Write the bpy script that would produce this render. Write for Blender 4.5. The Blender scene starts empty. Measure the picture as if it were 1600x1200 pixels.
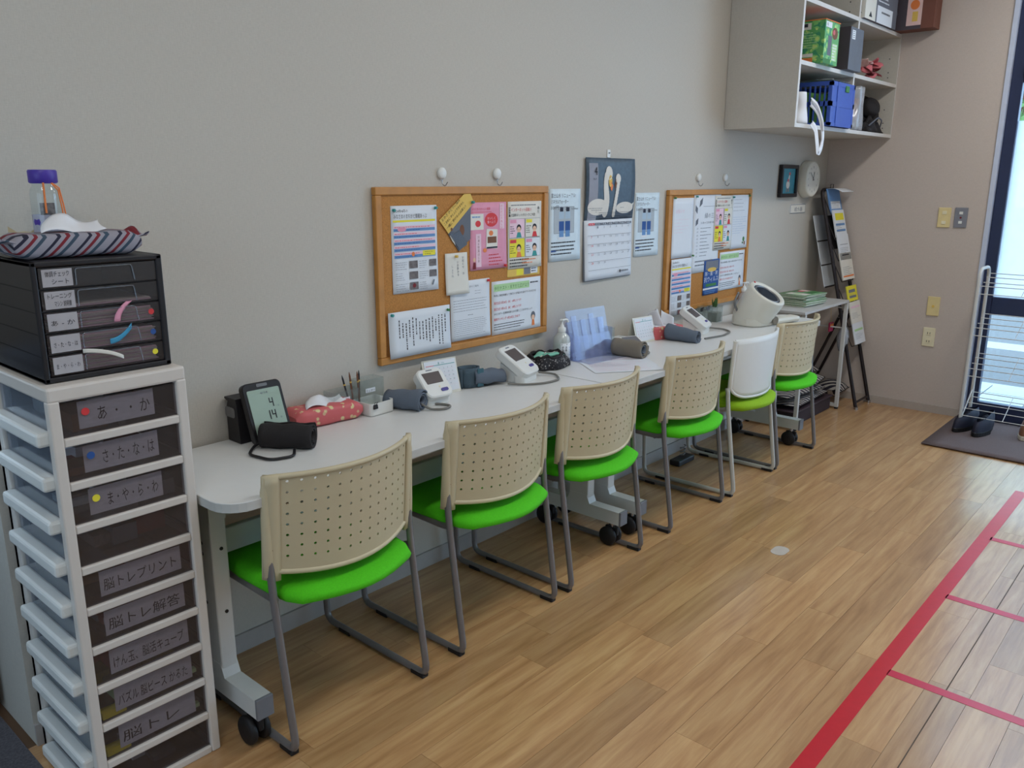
import bpy, bmesh, math, random
from mathutils import Vector, Matrix
C = bpy.context.scene.collection
SC = bpy.context.scene
random.seed(7)
PI = math.pi

# ------------------------------------------------------------------ camera
CAMF, YAW, PITCH, ROLL = 1288.2, .7236, .2434, .0029
cd = bpy.data.cameras.new('camera'); cam = bpy.data.objects.new('camera', cd); C.objects.link(cam)
cd.sensor_width = 36; cd.lens = CAMF / 1600 * 36; cd.clip_start = .02; cd.clip_end = 200
_F = Vector((math.cos(YAW) * math.cos(PITCH), math.sin(YAW) * math.cos(PITCH), -math.sin(PITCH)))
_R = Vector((math.sin(YAW), -math.cos(YAW), 0)); _U = _R.cross(_F)
_c, _s = math.cos(ROLL), math.sin(ROLL)
_R2, _U2 = _R * _c + _U * _s, -_R * _s + _U * _c
cam.matrix_world = Matrix(((_R2.x, _U2.x, -_F.x, 0), (_R2.y, _U2.y, -_F.y, -2.1859), (_R2.z, _U2.z, -_F.z, 1.4541), (0, 0, 0, 1)))
SC.camera = cam
# ------------------------------------------------------------------ world, lights, exposure
SC.view_settings.view_transform = 'Standard'; SC.view_settings.look = 'None'
SC.view_settings.gamma = 1; SC.view_settings.use_curve_mapping = False
SC.view_settings.exposure = 0.0
SC.cycles.transparent_max_bounces = 48
w = bpy.data.worlds.new('world'); SC.world = w; w.use_nodes = True
bg = w.node_tree.nodes['Background']
bg.inputs[0].default_value = (.54, .76, 1.0, 1); bg.inputs[1].default_value = 4.9
def area(name, loc, rot, sx, sy, power, col):
    l = bpy.data.lights.new(name, 'AREA'); l.shape = 'RECTANGLE'; l.size = sx; l.size_y = sy
    l.energy = power; l.color = col
    o = bpy.data.objects.new(name, l); C.objects.link(o); o.location = loc; o.rotation_euler = rot
    return o
# area lamps for daylight: back stands for an unseen window, side is added fill
area('window_standin_back', (-2.44, -2.0, 1.45), (0, -PI / 2, 0), 1.9, 3.0, 29, (.54, .77, 1.0))
area('fill_light_side', (1.2, -5.44, 1.5), (PI / 2, 0, 0), 5.0, 1.8, 10, (.96, .99, 1.0))
area('window_daylight_far', (5.60, -3.2, 1.3), (0, PI / 2, 0), 2.3, 2.6, 25, (.42, .66, 1.0))
# sun high behind the building: it lights the street outside, not the room
sun = bpy.data.lights.new('sun', 'SUN'); sun.energy = 1.0; sun.angle = .02; sun.color = (1, .96, .9)
so = bpy.data.objects.new('sun', sun); C.objects.link(so); so.rotation_euler = (0, -math.radians(38), math.radians(12))
# the row of ceiling tubes
for k, x in enumerate((.0, 2.3, 4.5)):
    area('ceiling_tube_light', (x, -1.6, 2.86), (0, 0, 0), 1.2, .25, (14, 16, 19)[k], (1.0, .985, .95))

# ------------------------------------------------------------------ materials
def srgb(c):
    f = lambda v: v / 12.92 if v <= .04045 else ((v + .055) / 1.055) ** 2.4
    return tuple(f(v / 255.0) for v in c) + (1,)
MATS = {}
def mat(name, rgb, rough=.6, metal=0, noise=.04, scale=30, bump=0, bscale=200, coat=0, sheen=0, spec=.5):
    if name in MATS: return MATS[name]
    m = bpy.data.materials.new(name); m.use_nodes = True; nt = m.node_tree; N, L = nt.nodes, nt.links
    b = N['Principled BSDF']; col = srgb(rgb)
    b.inputs['Roughness'].default_value = rough; b.inputs['Metallic'].default_value = metal
    b.inputs['Coat Weight'].default_value = coat; b.inputs['Sheen Weight'].default_value = sheen
    b.inputs['Specular IOR Level'].default_value = spec
    tc = N.new('ShaderNodeTexCoord'); nz = N.new('ShaderNodeTexNoise'); nz.inputs['Scale'].default_value = scale
    nz.inputs['Detail'].default_value = 3; L.new(tc.outputs['Object'], nz.inputs['Vector'])
    mx = N.new('ShaderNodeMix'); mx.data_type = 'RGBA'
    mx.inputs[6].default_value = tuple(v * (1 - noise * 2) for v in col[:3]) + (1,)
    mx.inputs[7].default_value = tuple(min(1, v * (1 + noise * 2)) for v in col[:3]) + (1,)
    L.new(nz.outputs['Fac'], mx.inputs[0]); L.new(mx.outputs[2], b.inputs['Base Color'])
    if bump:
        n2 = N.new('ShaderNodeTexNoise'); n2.inputs['Scale'].default_value = bscale; L.new(tc.outputs['Object'], n2.inputs['Vector'])
        bp = N.new('ShaderNodeBump'); bp.inputs['Strength'].default_value = bump; bp.inputs['Distance'].default_value = .002
        L.new(n2.outputs['Fac'], bp.inputs['Height']); L.new(bp.outputs['Normal'], b.inputs['Normal'])
    MATS[name] = m; return m
def clear(name, rgb, tint=.9, gloss=.06, rough=.05, body=.0, bodycol=None, trans=False):
    """thin clear sheet: mostly see-through, a little gloss, a little milky body"""
    if name in MATS: return MATS[name]
    m = bpy.data.materials.new(name); m.use_nodes = True; nt = m.node_tree; N, L = nt.nodes, nt.links
    N.remove(N['Principled BSDF']); out = N['Material Output']
    t = N.new('ShaderNodeBsdfTransparent'); c = srgb(rgb); t.inputs[0].default_value = c
    g = N.new('ShaderNodeBsdfGlossy'); g.inputs['Roughness'].default_value = rough
    fr = N.new('ShaderNodeFresnel'); fr.inputs[0].default_value = 1.45
    ad = N.new('ShaderNodeMath'); ad.operation = 'ADD'; ad.inputs[1].default_value = gloss; L.new(fr.outputs[0], ad.inputs[0])
    gm = N.new('ShaderNodeNewGeometry'); iv = N.new('ShaderNodeMath'); iv.operation = 'SUBTRACT'; iv.inputs[0].default_value = 1; L.new(gm.outputs['Backfacing'], iv.inputs[1])
    af = N.new('ShaderNodeMath'); af.operation = 'MULTIPLY'; L.new(ad.outputs[0], af.inputs[0]); L.new(iv.outputs[0], af.inputs[1])
    d = N.new('ShaderNodeBsdfTranslucent' if trans else 'ShaderNodeBsdfDiffuse'); d.inputs[0].default_value = srgb(bodycol or rgb)
    nz = N.new('ShaderNodeTexNoise'); nz.inputs['Scale'].default_value = 14
    ml = N.new('ShaderNodeMath'); ml.operation = 'MULTIPLY_ADD'; ml.inputs[1].default_value = .12 * (body > 0); ml.inputs[2].default_value = body - .06 * (body > 0)
    L.new(nz.outputs['Fac'], ml.inputs[0])
    m1 = N.new('ShaderNodeMixShader'); L.new(ml.outputs[0], m1.inputs[0]); L.new(t.outputs[0], m1.inputs[1]); L.new(d.outputs[0], m1.inputs[2])
    m2 = N.new('ShaderNodeMixShader'); L.new(af.outputs[0], m2.inputs[0]); L.new(m1.outputs[0], m2.inputs[1]); L.new(g.outputs[0], m2.inputs[2])
    L.new(m2.outputs[0], out.inputs[0]); MATS[name] = m; return m
def pattern(name, build, rough=.8):
    """procedural pattern: build(N, L, coord_socket) returns a colour socket"""
    if name in MATS: return MATS[name]
    m = bpy.data.materials.new(name); m.use_nodes = True; nt = m.node_tree; N, L = nt.nodes, nt.links
    b = N['Principled BSDF']; b.inputs['Roughness'].default_value = rough
    tc = N.new('ShaderNodeTexCoord'); L.new(build(N, L, tc.outputs['Object']), b.inputs['Base Color'])
    MATS[name] = m; return m
def ramp(N, stops, interp='CONSTANT'):
    r = N.new('ShaderNodeValToRGB'); r.color_ramp.interpolation = interp
    e = r.color_ramp.elements
    while len(e) < len(stops): e.new(.5)
    for k, (p, c) in enumerate(stops): e[k].position = p; e[k].color = srgb(c)
    return r
def stripes(N, L, co, direction, width, stops):
    d = N.new('ShaderNodeVectorMath'); d.operation = 'DOT_PRODUCT'; d.inputs[1].default_value = direction; L.new(co, d.inputs[0])
    m = N.new('ShaderNodeMath'); m.operation = 'DIVIDE'; m.inputs[1].default_value = width; L.new(d.outputs['Value'], m.inputs[0])
    f = N.new('ShaderNodeMath'); f.operation = 'FRACT'; L.new(m.outputs[0], f.inputs[0])
    r = ramp(N, stops); L.new(f.outputs[0], r.inputs[0]); return r.outputs[0]
def spots(N, L, co, scale, base, stops):
    v = N.new('ShaderNodeTexVoronoi'); v.inputs['Scale'].default_value = scale; L.new(co, v.inputs['Vector'])
    r = ramp(N, stops); L.new(v.outputs['Distance'], r.inputs[0])
    n = N.new('ShaderNodeTexNoise'); n.inputs['Scale'].default_value = scale * .8; L.new(co, n.inputs['Vector'])
    q = ramp(N, [(0, (0, 0, 0)), (.5, (255, 255, 255))]); L.new(n.outputs['Fac'], q.inputs[0])
    mx = N.new('ShaderNodeMix'); mx.data_type = 'RGBA'; L.new(q.outputs[0], mx.inputs[0]); mx.inputs[6].default_value = srgb(base); L.new(r.outputs[0], mx.inputs[7])
    return mx.outputs[2]

def wood_floor():
    m = bpy.data.materials.new('floor_wood'); m.use_nodes = True; nt = m.node_tree; N, L = nt.nodes, nt.links
    b = N['Principled BSDF']; tc = N.new('ShaderNodeTexCoord'); oi = N.new('ShaderNodeObjectInfo')
    ge = N.new('ShaderNodeNewGeometry')
    mp = N.new('ShaderNodeVectorMath'); mp.operation = 'MULTIPLY'; mp.inputs[1].default_value = (1.3, 16, 1); L.new(ge.outputs['Position'], mp.inputs[0])
    of = N.new('ShaderNodeVectorMath'); of.operation = 'SCALE'; of.inputs[0].default_value = (37, 91, 13); L.new(oi.outputs['Random'], of.inputs['Scale'])
    ad = N.new('ShaderNodeVectorMath'); L.new(mp.outputs[0], ad.inputs[0]); L.new(of.outputs[0], ad.inputs[1])
    nz = N.new('ShaderNodeTexNoise'); nz.inputs['Scale'].default_value = 2.2; nz.inputs['Detail'].default_value = 6; nz.inputs['Roughness'].default_value = .6
    nz.inputs['Distortion'].default_value = .4; L.new(ad.outputs[0], nz.inputs['Vector'])
    r = ramp(N, [(.25, (166, 120, 76)), (.48, (194, 148, 100)), (.7, (212, 170, 120))], 'LINEAR'); L.new(nz.outputs['Fac'], r.inputs[0])
    hs = N.new('ShaderNodeHueSaturation'); L.new(r.outputs[0], hs.inputs['Color'])
    mv = N.new('ShaderNodeMapRange'); mv.inputs[3].default_value = .80; mv.inputs[4].default_value = 1.06; L.new(oi.outputs['Random'], mv.inputs[0]); L.new(mv.outputs[0], hs.inputs['Value'])
    L.new(hs.outputs[0], b.inputs['Base Color'])
    n2 = N.new('ShaderNodeTexNoise'); n2.inputs['Scale'].default_value = 60; L.new(ge.outputs['Position'], n2.inputs['Vector'])
    rr = N.new('ShaderNodeMapRange'); rr.inputs[3].default_value = .26; rr.inputs[4].default_value = .38; L.new(n2.outputs['Fac'], rr.inputs[0]); L.new(rr.outputs[0], b.inputs['Roughness'])
    b.inputs['Specular IOR Level'].default_value = .5; b.inputs['Coat Weight'].default_value = .55; b.inputs['Coat Roughness'].default_value = .17; b.inputs['Coat IOR'].default_value = 1.55
    return m
FLOOR = wood_floor()
def wallpaper(name, rgb):
    m = bpy.data.materials.new(name); m.use_nodes = True; nt = m.node_tree; N, L = nt.nodes, nt.links
    b = N['Principled BSDF']; b.inputs['Roughness'].default_value = .85; b.inputs['Specular IOR Level'].default_value = .25
    ge = N.new('ShaderNodeNewGeometry'); c = srgb(rgb)
    hs = []
    for s in ((420, 420, 60), (70, 70, 520)):
        v = N.new('ShaderNodeVectorMath'); v.operation = 'MULTIPLY'; v.inputs[1].default_value = s; L.new(ge.outputs['Position'], v.inputs[0])
        n = N.new('ShaderNodeTexNoise'); n.inputs['Scale'].default_value = 1; n.inputs['Detail'].default_value = 2; L.new(v.outputs[0], n.inputs['Vector']); hs.append(n.outputs['Fac'])
    a = N.new('ShaderNodeMath'); L.new(hs[0], a.inputs[0]); L.new(hs[1], a.inputs[1])
    h = N.new('ShaderNodeMath'); h.operation = 'MULTIPLY'; h.inputs[1].default_value = .5; L.new(a.outputs[0], h.inputs[0])
    r = N.new('ShaderNodeMapRange'); r.inputs[1].default_value = .3; r.inputs[2].default_value = .7; L.new(h.outputs[0], r.inputs[0])
    mx = N.new('ShaderNodeMix'); mx.data_type = 'RGBA'; mx.inputs[6].default_value = tuple(v * .92 for v in c[:3]) + (1,)
    mx.inputs[7].default_value = tuple(min(1, v * 1.05) for v in c[:3]) + (1,); L.new(r.outputs[0], mx.inputs[0]); L.new(mx.outputs[2], b.inputs['Base Color'])
    bp = N.new('ShaderNodeBump'); bp.inputs['Strength'].default_value = .25; bp.inputs['Distance'].default_value = .0015
    L.new(h.outputs[0], bp.inputs['Height']); L.new(bp.outputs[0], b.inputs['Normal']); return m
WALL = wallpaper('wall_paper', (198, 192, 182))

M = {
 'white': mat('white_laminate', (222, 222, 220), .35, noise=.01), 'wplastic': mat('white_plastic', (226, 226, 222), .4, noise=.01),
 'edge': mat('table_edge', (196, 196, 192), .5), 'wmetal': mat('white_metal', (205, 205, 202), .45, noise=.02),
 'gmetal': mat('grey_metal', (128, 128, 130), .35, metal=.6, noise=.03), 'capgrey': mat('grey_cap', (118, 120, 126), .5),
 'tube': mat('chair_tube_grey', (124, 120, 120), .38, metal=.35, noise=.03), 'tubew': mat('chair_tube_pale', (190, 188, 180), .4, metal=.1),
 'black': mat('black_plastic', (26, 24, 28), .45), 'blackm': mat('black_matt', (30, 26, 28), .8, bump=.4), 'bmetal': mat('black_metal', (40, 32, 34), .4, metal=.3),
 'cream': mat('cream_plastic', (200, 186, 154), .42, noise=.015, spec=.4), 'creamw': mat('warm_white_plastic', (222, 218, 205), .35, noise=.01),
 'green': mat('green_fabric', (78, 200, 3), .85, bump=.5, bscale=600, noise=.08, scale=200), 'lime': mat('lime_fabric', (140, 182, 8), .85, bump=.5, bscale=600, noise=.06, scale=200),
 'paper': mat('white_paper', (224, 228, 234), .7, noise=.01), 'paperw': mat('warm_paper', (226, 222, 212), .7, noise=.01),
 'cork': mat('cork', (186, 128, 66), .9, noise=.22, scale=260, bump=.6, bscale=300), 'frame': mat('board_wood', (192, 132, 62), .5, noise=.12, scale=24),
 'ink': mat('ink_black', (44, 44, 50), .8), 'inkgrey': mat('ink_grey', (120, 124, 134), .8), 'red': mat('ink_red', (214, 58, 62), .7), 'blue': mat('ink_blue', (38, 82, 150), .7),
 'midblue': mat('ink_mid_blue', (104, 146, 196), .7), 'pink': mat('ink_pink', (226, 154, 178), .7), 'lpink': mat('ink_light_pink', (236, 202, 216), .7),
 'yellow': mat('ink_yellow', (234, 222, 60), .7), 'gold': mat('ink_gold', (226, 188, 92), .7), 'teal': mat('ink_teal', (60, 152, 150), .7), 'orange': mat('ink_orange', (232, 128, 62), .6),
 'lgreen': mat('ink_light_green', (178, 214, 158), .7), 'dgreen': mat('ink_dark_green', (66, 126, 70), .7), 'skin': mat('ink_flesh', (232, 190, 160), .7), 'brown': mat('ink_brown', (120, 78, 52), .7),
 'photo': mat('photo_print', (110, 100, 98), .5, noise=.45, scale=120), 'navy': mat('dark_navy', (30, 32, 52), .7), 'purple': mat('purple_lid', (72, 50, 158), .4),
 'swanbg': mat('lake_print', (70, 88, 104), .5, noise=.16, scale=60), 'swan': mat('swan_white', (222, 216, 206), .6),
 'slate': mat('slate_box', (100, 104, 114), .6), 'darkbox': mat('dark_box', (74, 66, 74), .6), 'brownbox': mat('brown_box', (118, 72, 58), .7),
 'bluecloth': mat('blue_grey_cloth', (98, 108, 122), .9, bump=.6, bscale=500), 'tealcloth': mat('teal_grey_cloth', (74, 92, 104), .9, bump=.6, bscale=500),
 'taupe': mat('taupe_cloth', (128, 120, 108), .9, bump=.6, bscale=500), 'hose': mat('grey_hose', (120, 118, 112), .5), 'screen': mat('lcd_off', (84, 74, 72), .38, noise=.1, scale=10),
 'lcd': mat('lcd_green', (166, 186, 172), .2, noise=.02), 'tapered': mat('red_tape', (204, 28, 44), .3, noise=.05), 'tapepink': mat('crimson_tape', (206, 36, 70), .3, noise=.05),
 'carpet': mat('carpet_grey', (86, 84, 90), .95, noise=.35, scale=180, bump=.8, bscale=400), 'matbrown': mat('entrance_mat', (104, 88, 86), .95, noise=.15, scale=200, bump=.8, bscale=400),
 'alu': mat('dark_frame', (46, 54, 84), .35, metal=.3), 'plate': mat('ivory_plate', (226, 206, 150), .45), 'ivory': mat('ivory_light', (232, 222, 190), .45), 'gplate': mat('grey_plate', (136, 136, 144), .4, metal=.3),
 'crate': mat('crate_blue', (58, 88, 176), .45), 'mint': mat('mint_cloth', (136, 206, 184), .8), 'tissue': mat('tissue_white', (232, 232, 236), .8, noise=.01),
 'leaf': mat('leaf_green', (64, 104, 50), .6), 'hedge': mat('foliage', (120, 158, 96), .8, noise=.4, scale=12), 'asphalt': mat('asphalt', (104, 104, 104), .9, noise=.1), 'tile': mat('pale_tile', (168, 168, 166), .6),
 'rubber': mat('rubber_black', (18, 17, 20), .6), 'steel': mat('steel', (170, 170, 172), .25, metal=.9), 'magazine': mat('magazine_green', (118, 156, 112), .6, noise=.35, scale=40), 'pagewhite': mat('page_edge', (200, 206, 186), .8, noise=.2, scale=300),
 'cabinet': WALL, 'cabedge': mat('cabinet_edge', (214, 210, 206), .5), 'flower': mat('flower_rose', (206, 110, 116), .8), 'flowerp': mat('flower_pale', (232, 196, 190), .8), 'dred': mat('dark_red', (120, 36, 44), .8),
 'shoewhite': mat('shoe_sole', (200, 190, 170), .7), 'cfg': mat('chest_plastic', (214, 206, 198), .45, noise=.01),
}
GLASS = clear('clear_glass', (246, 251, 253), gloss=.02, rough=.02)
ACRYL = clear('clear_acrylic', (240, 243, 252), gloss=.05, rough=.08, body=.12, bodycol=(200, 208, 232))
ACRYL2 = clear('clear_box', (246, 249, 249), gloss=.01, rough=.06, body=.05, bodycol=(200, 205, 205))
SMOKE = clear('smoke_drawer', (226, 222, 224), gloss=.02, rough=.18, body=.10, bodycol=(120, 114, 116))
CLEARD = clear('clear_drawer', (232, 236, 242), gloss=.05, rough=.12, body=.22, bodycol=(170, 180, 192))
FROST = clear('frosted_film', (206, 216, 226), gloss=.02, rough=.4, body=.72, bodycol=(232, 236, 238), trans=True)
POLY = clear('poly_bag', (236, 240, 246), gloss=.06, rough=.2, body=.3, bodycol=(236, 238, 242))
STRIPE = pattern('stripe_cloth', lambda N, L, c: stripes(N, L, c, (1, .35, -1.05), .064, [(0, (150, 146, 156)), (.18, (30, 28, 52)), (.30, (150, 146, 156)), (.45, (120, 26, 40)), (.58, (150, 146, 156)), (.72, (56, 74, 92)), (.86, (150, 146, 156))]))
BWSTRIPE = pattern('bw_stripe', lambda N, L, c: stripes(N, L, c, (1, .5, .35), .034, [(0, (30, 26, 40)), (.52, (178, 168, 158))]))
PINKBOX = pattern('pink_floral', lambda N, L, c: spots(N, L, c, 42, (208, 100, 102), [(0, (222, 208, 150)), (.28, (214, 176, 140)), (.36, (208, 100, 102))]), .5)
PAISLEY = pattern('paisley', lambda N, L, c: spots(N, L, c, 110, (26, 24, 30), [(0, (200, 196, 192)), (.22, (26, 24, 30)), (.34, (170, 166, 164)), (.42, (26, 24, 30))]))
GREENBOX = pattern('green_print', lambda N, L, c: spots(N, L, c, 30, (96, 168, 96), [(0, (190, 216, 120)), (.3, (130, 196, 110)), (.5, (60, 146, 100))]), .5)

# ------------------------------------------------------------------ mesh builder
class MB:
    def __init__(s): s.v = []; s.f = []; s.m = []; s.sm = []; s.mats = []
    def mi(s, m):
        m = M[m] if isinstance(m, str) else m
        if m not in s.mats: s.mats.append(m)
        return s.mats.index(m)
    def add(s, vs, fs, m, smooth=False, T=None):
        o = len(s.v); k = s.mi(m)
        s.v += [tuple(T @ Vector(v)) if T else tuple(v) for v in vs]
        for f in fs: s.f.append(tuple(i + o for i in f)); s.m.append(k); s.sm.append(smooth)
        return s
    def box(s, x0, x1, y0, y1, z0, z1, m, bev=0, T=None):
        x0, x1 = sorted((x0, x1)); y0, y1 = sorted((y0, y1)); z0, z1 = sorted((z0, z1))
        if not bev:
            vs = [(x, y, z) for z in (z0, z1) for y in (y0, y1) for x in (x0, x1)]
            return s.add(vs, [(0, 2, 3, 1), (4, 5, 7, 6), (0, 1, 5, 4), (2, 6, 7, 3), (0, 4, 6, 2), (1, 3, 7, 5)], m, False, T)
        b = bmesh.new(); bmesh.ops.create_cube(b, size=1)
        for v in b.verts: v.co = Vector((x0 + (v.co.x + .5) * (x1 - x0), y0 + (v.co.y + .5) * (y1 - y0), z0 + (v.co.z + .5) * (z1 - z0)))
        bmesh.ops.bevel(b, geom=b.edges[:], offset=min(bev, .49 * min(x1 - x0, y1 - y0, z1 - z0)), segments=2, affect='EDGES', profile=.5)
        b.verts.ensure_lookup_table(); b.verts.index_update()
        s.add([v.co[:] for v in b.verts], [tuple(v.index for v in f.verts) for f in b.faces], m, False, T); b.free(); return s
    def prism(s, pts, z0, z1, m, T=None, smooth=False, cham=0):
        n = len(pts); vs = []; fs = []
        cx = sum(p[0] for p in pts) / n; cy = sum(p[1] for p in pts) / n
        def ring(z, k): vs.extend([(cx + (p[0] - cx) * k, cy + (p[1] - cy) * k, z) for p in pts])
        ext = max(max(abs(p[0] - cx), abs(p[1] - cy)) for p in pts)
        rs = [(z0, 1), (z1, 1)] if not cham else [(z0, 1 - cham / ext), (z0 + cham, 1), (z1 - cham, 1), (z1, 1 - cham / ext)]
        for z, k in rs: ring(z, k)
        for r in range(len(rs) - 1):
            for i in range(n): j = (i + 1) % n; fs.append((r * n + i, r * n + j, (r + 1) * n + j, (r + 1) * n + i))
        s.add(vs, fs, m, smooth, T); s.add(vs[:n], [tuple(range(n))[::-1]], m, False, T); s.add(vs[-n:], [tuple(range(n))], m, False, T); return s
    def lathe(s, prof, m, seg=20, T=None, smooth=True, cap=True):
        vs = []; fs = []; n = len(prof)
        for (r, z) in prof:
            for k in range(seg): a = 2 * PI * k / seg; vs.append((r * math.cos(a), r * math.sin(a), z))
        for i in range(n - 1):
            for k in range(seg): j = (k + 1) % seg; fs.append((i * seg + k, i * seg + j, (i + 1) * seg + j, (i + 1) * seg + k))
        s.add(vs, fs, m, smooth, T)
        if cap:
            s.add(vs[:seg], [tuple(range(seg))[::-1]], m, False, T); s.add(vs[-seg:], [tuple(range(seg))], m, False, T)
        return s
    def cyl(s, r, z0, z1, m, seg=16, T=None): return s.lathe([(r, z0), (r, z1)], m, seg, T)
    def tube(s, pts, r, m, seg=8, fillet=0, closed=False, T=None, fn=4):
        P = [Vector(p) for p in pts]
        if fillet:
            Q = []; n = len(P)
            for i, p in enumerate(P):
                if not closed and i in (0, n - 1): Q.append(p); continue
                a, b = P[i - 1], P[(i + 1) % n]; d1 = (a - p); d2 = (b - p); t = min(fillet, d1.length * .49, d2.length * .49)
                A, B = p + d1.normalized() * t, p + d2.normalized() * t
                for k in range(fn + 1): u = k / fn; Q.append(A * (1 - u) ** 2 + p * 2 * u * (1 - u) + B * u * u)
            P = Q
        n = len(P); vs = []; fs = []; up = None
        for i in range(n):
            a = P[i - 1] if (i or closed) else P[0]; b = P[(i + 1) % n] if (i < n - 1 or closed) else P[-1]
            t = (b - a).normalized()
            if up is None: up = t.orthogonal().normalized()
            else: up = (up - t * up.dot(t)); up = up.normalized() if up.length > 1e-6 else t.orthogonal().normalized()
            sd = t.cross(up)
            for k in range(seg): q = 2 * PI * k / seg; vs.append(tuple(P[i] + up * math.cos(q) * r + sd * math.sin(q) * r))
        for i in range(n if closed else n - 1):
            for k in range(seg): j = (k + 1) % seg; i2 = (i + 1) % n; fs.append((i * seg + k, i * seg + j, i2 * seg + j, i2 * seg + k))
        s.add(vs, fs, m, True, T)
        if not closed: s.add(vs[:seg], [tuple(range(seg))[::-1]], m, False, T); s.add(vs[-seg:], [tuple(range(seg))], m, False, T)
        return s
    def grid(s, fn, nu, nv, m, T=None, thick=0, smooth=True, cu=False):
        vs = [fn(i / nu, j / nv) for j in range(nv + 1) for i in range(nu + 1)]
        idx = lambda i, j: j * (nu + 1) + i
        fs = [(idx(i, j), idx(i + 1, j), idx(i + 1, j + 1), idx(i, j + 1)) for j in range(nv) for i in range(nu)]
        if thick:
            V = [Vector(v) for v in vs]; nr = [Vector((0, 0, 0)) for _ in V]
            for f in fs:
                nn = (V[f[1]] - V[f[0]]).cross(V[f[3]] - V[f[0]])
                for k in f: nr[k] += nn
            W = [tuple(v - (n.normalized() if n.length else Vector((0, 0, 1))) * thick) for v, n in zip(V, nr)]
            o = len(vs); vs = vs + W; g = [tuple(k + o for k in f[::-1]) for f in fs]
            rim = [idx(i, 0) for i in range(nu + 1)] + [idx(nu, j) for j in range(1, nv + 1)] + [idx(i, nv) for i in range(nu - 1, -1, -1)] + [idx(0, j) for j in range(nv - 1, 0, -1)]
            h = [(rim[k], rim[k] + o, rim[(k + 1) % len(rim)] + o, rim[(k + 1) % len(rim)]) for k in range(len(rim))]
            fs = fs + g + h
        return s.add(vs, fs, m, smooth, T)
    def obj(s, name, parent=None, loc=None, rz=None, warp=None):
        me = bpy.data.meshes.new(name); vs = [warp(v) for v in s.v] if warp else s.v
        me.from_pydata(vs, [], s.f); me.polygons.foreach_set('material_index', s.m); me.polygons.foreach_set('use_smooth', s.sm)
        for m in s.mats: me.materials.append(m)
        me.update(); o = bpy.data.objects.new(name, me); C.objects.link(o)
        if parent: o.parent = parent
        if loc: o.location = loc
        if rz is not None: o.rotation_euler = (0, 0, rz)
        return o
def Tm(loc=(0, 0, 0), rx=0, ry=0, rz=0): return Matrix.Translation(loc) @ Matrix.Rotation(rz, 4, 'Z') @ Matrix.Rotation(ry, 4, 'Y') @ Matrix.Rotation(rx, 4, 'X')
def align(a, b):
    a, b = Vector(a), Vector(b); d = b - a
    return Matrix.Translation(a) @ d.to_track_quat('Z', 'Y').to_matrix().to_4x4(), d.length
def rrect(w, h, r, n=4, cx=0, cy=0):
    out = []
    for sx, sy, a0 in ((1, 1, 0), (-1, 1, 90), (-1, -1, 180), (1, -1, 270)):
        for k in range(n + 1):
            a = math.radians(a0 + 90 * k / n); out.append((cx + sx * (w / 2 - r) + r * math.cos(a), cy + sy * (h / 2 - r) + r * math.sin(a)))
    return out
def tag(o, label, cat, group=None, kind=None):
    if label: o['label'] = label
    if cat: o['category'] = cat
    if group: o['group'] = group
    if kind: o['kind'] = kind
    return o
def thing(name, label, cat, loc=(0, 0, 0), rz=0, group=None):
    o = bpy.data.objects.new(name, None); C.objects.link(o); o.empty_display_size = .05
    o.location = loc; o.rotation_euler = (0, 0, rz); return tag(o, label, cat, group)
def struct(o): o['kind'] = 'structure'; return o
def dup(root, loc=None, rz=None, label=None):
    r = root.copy(); C.objects.link(r)
    if loc is not None: r.location = loc
    if rz is not None: r.rotation_euler = (0, 0, rz)
    if label: r['label'] = label
    for ch in list(root.children):
        c = ch.copy(); C.objects.link(c); c.parent = r
        for g in list(ch.children): d = g.copy(); C.objects.link(d); d.parent = c
    return r

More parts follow.
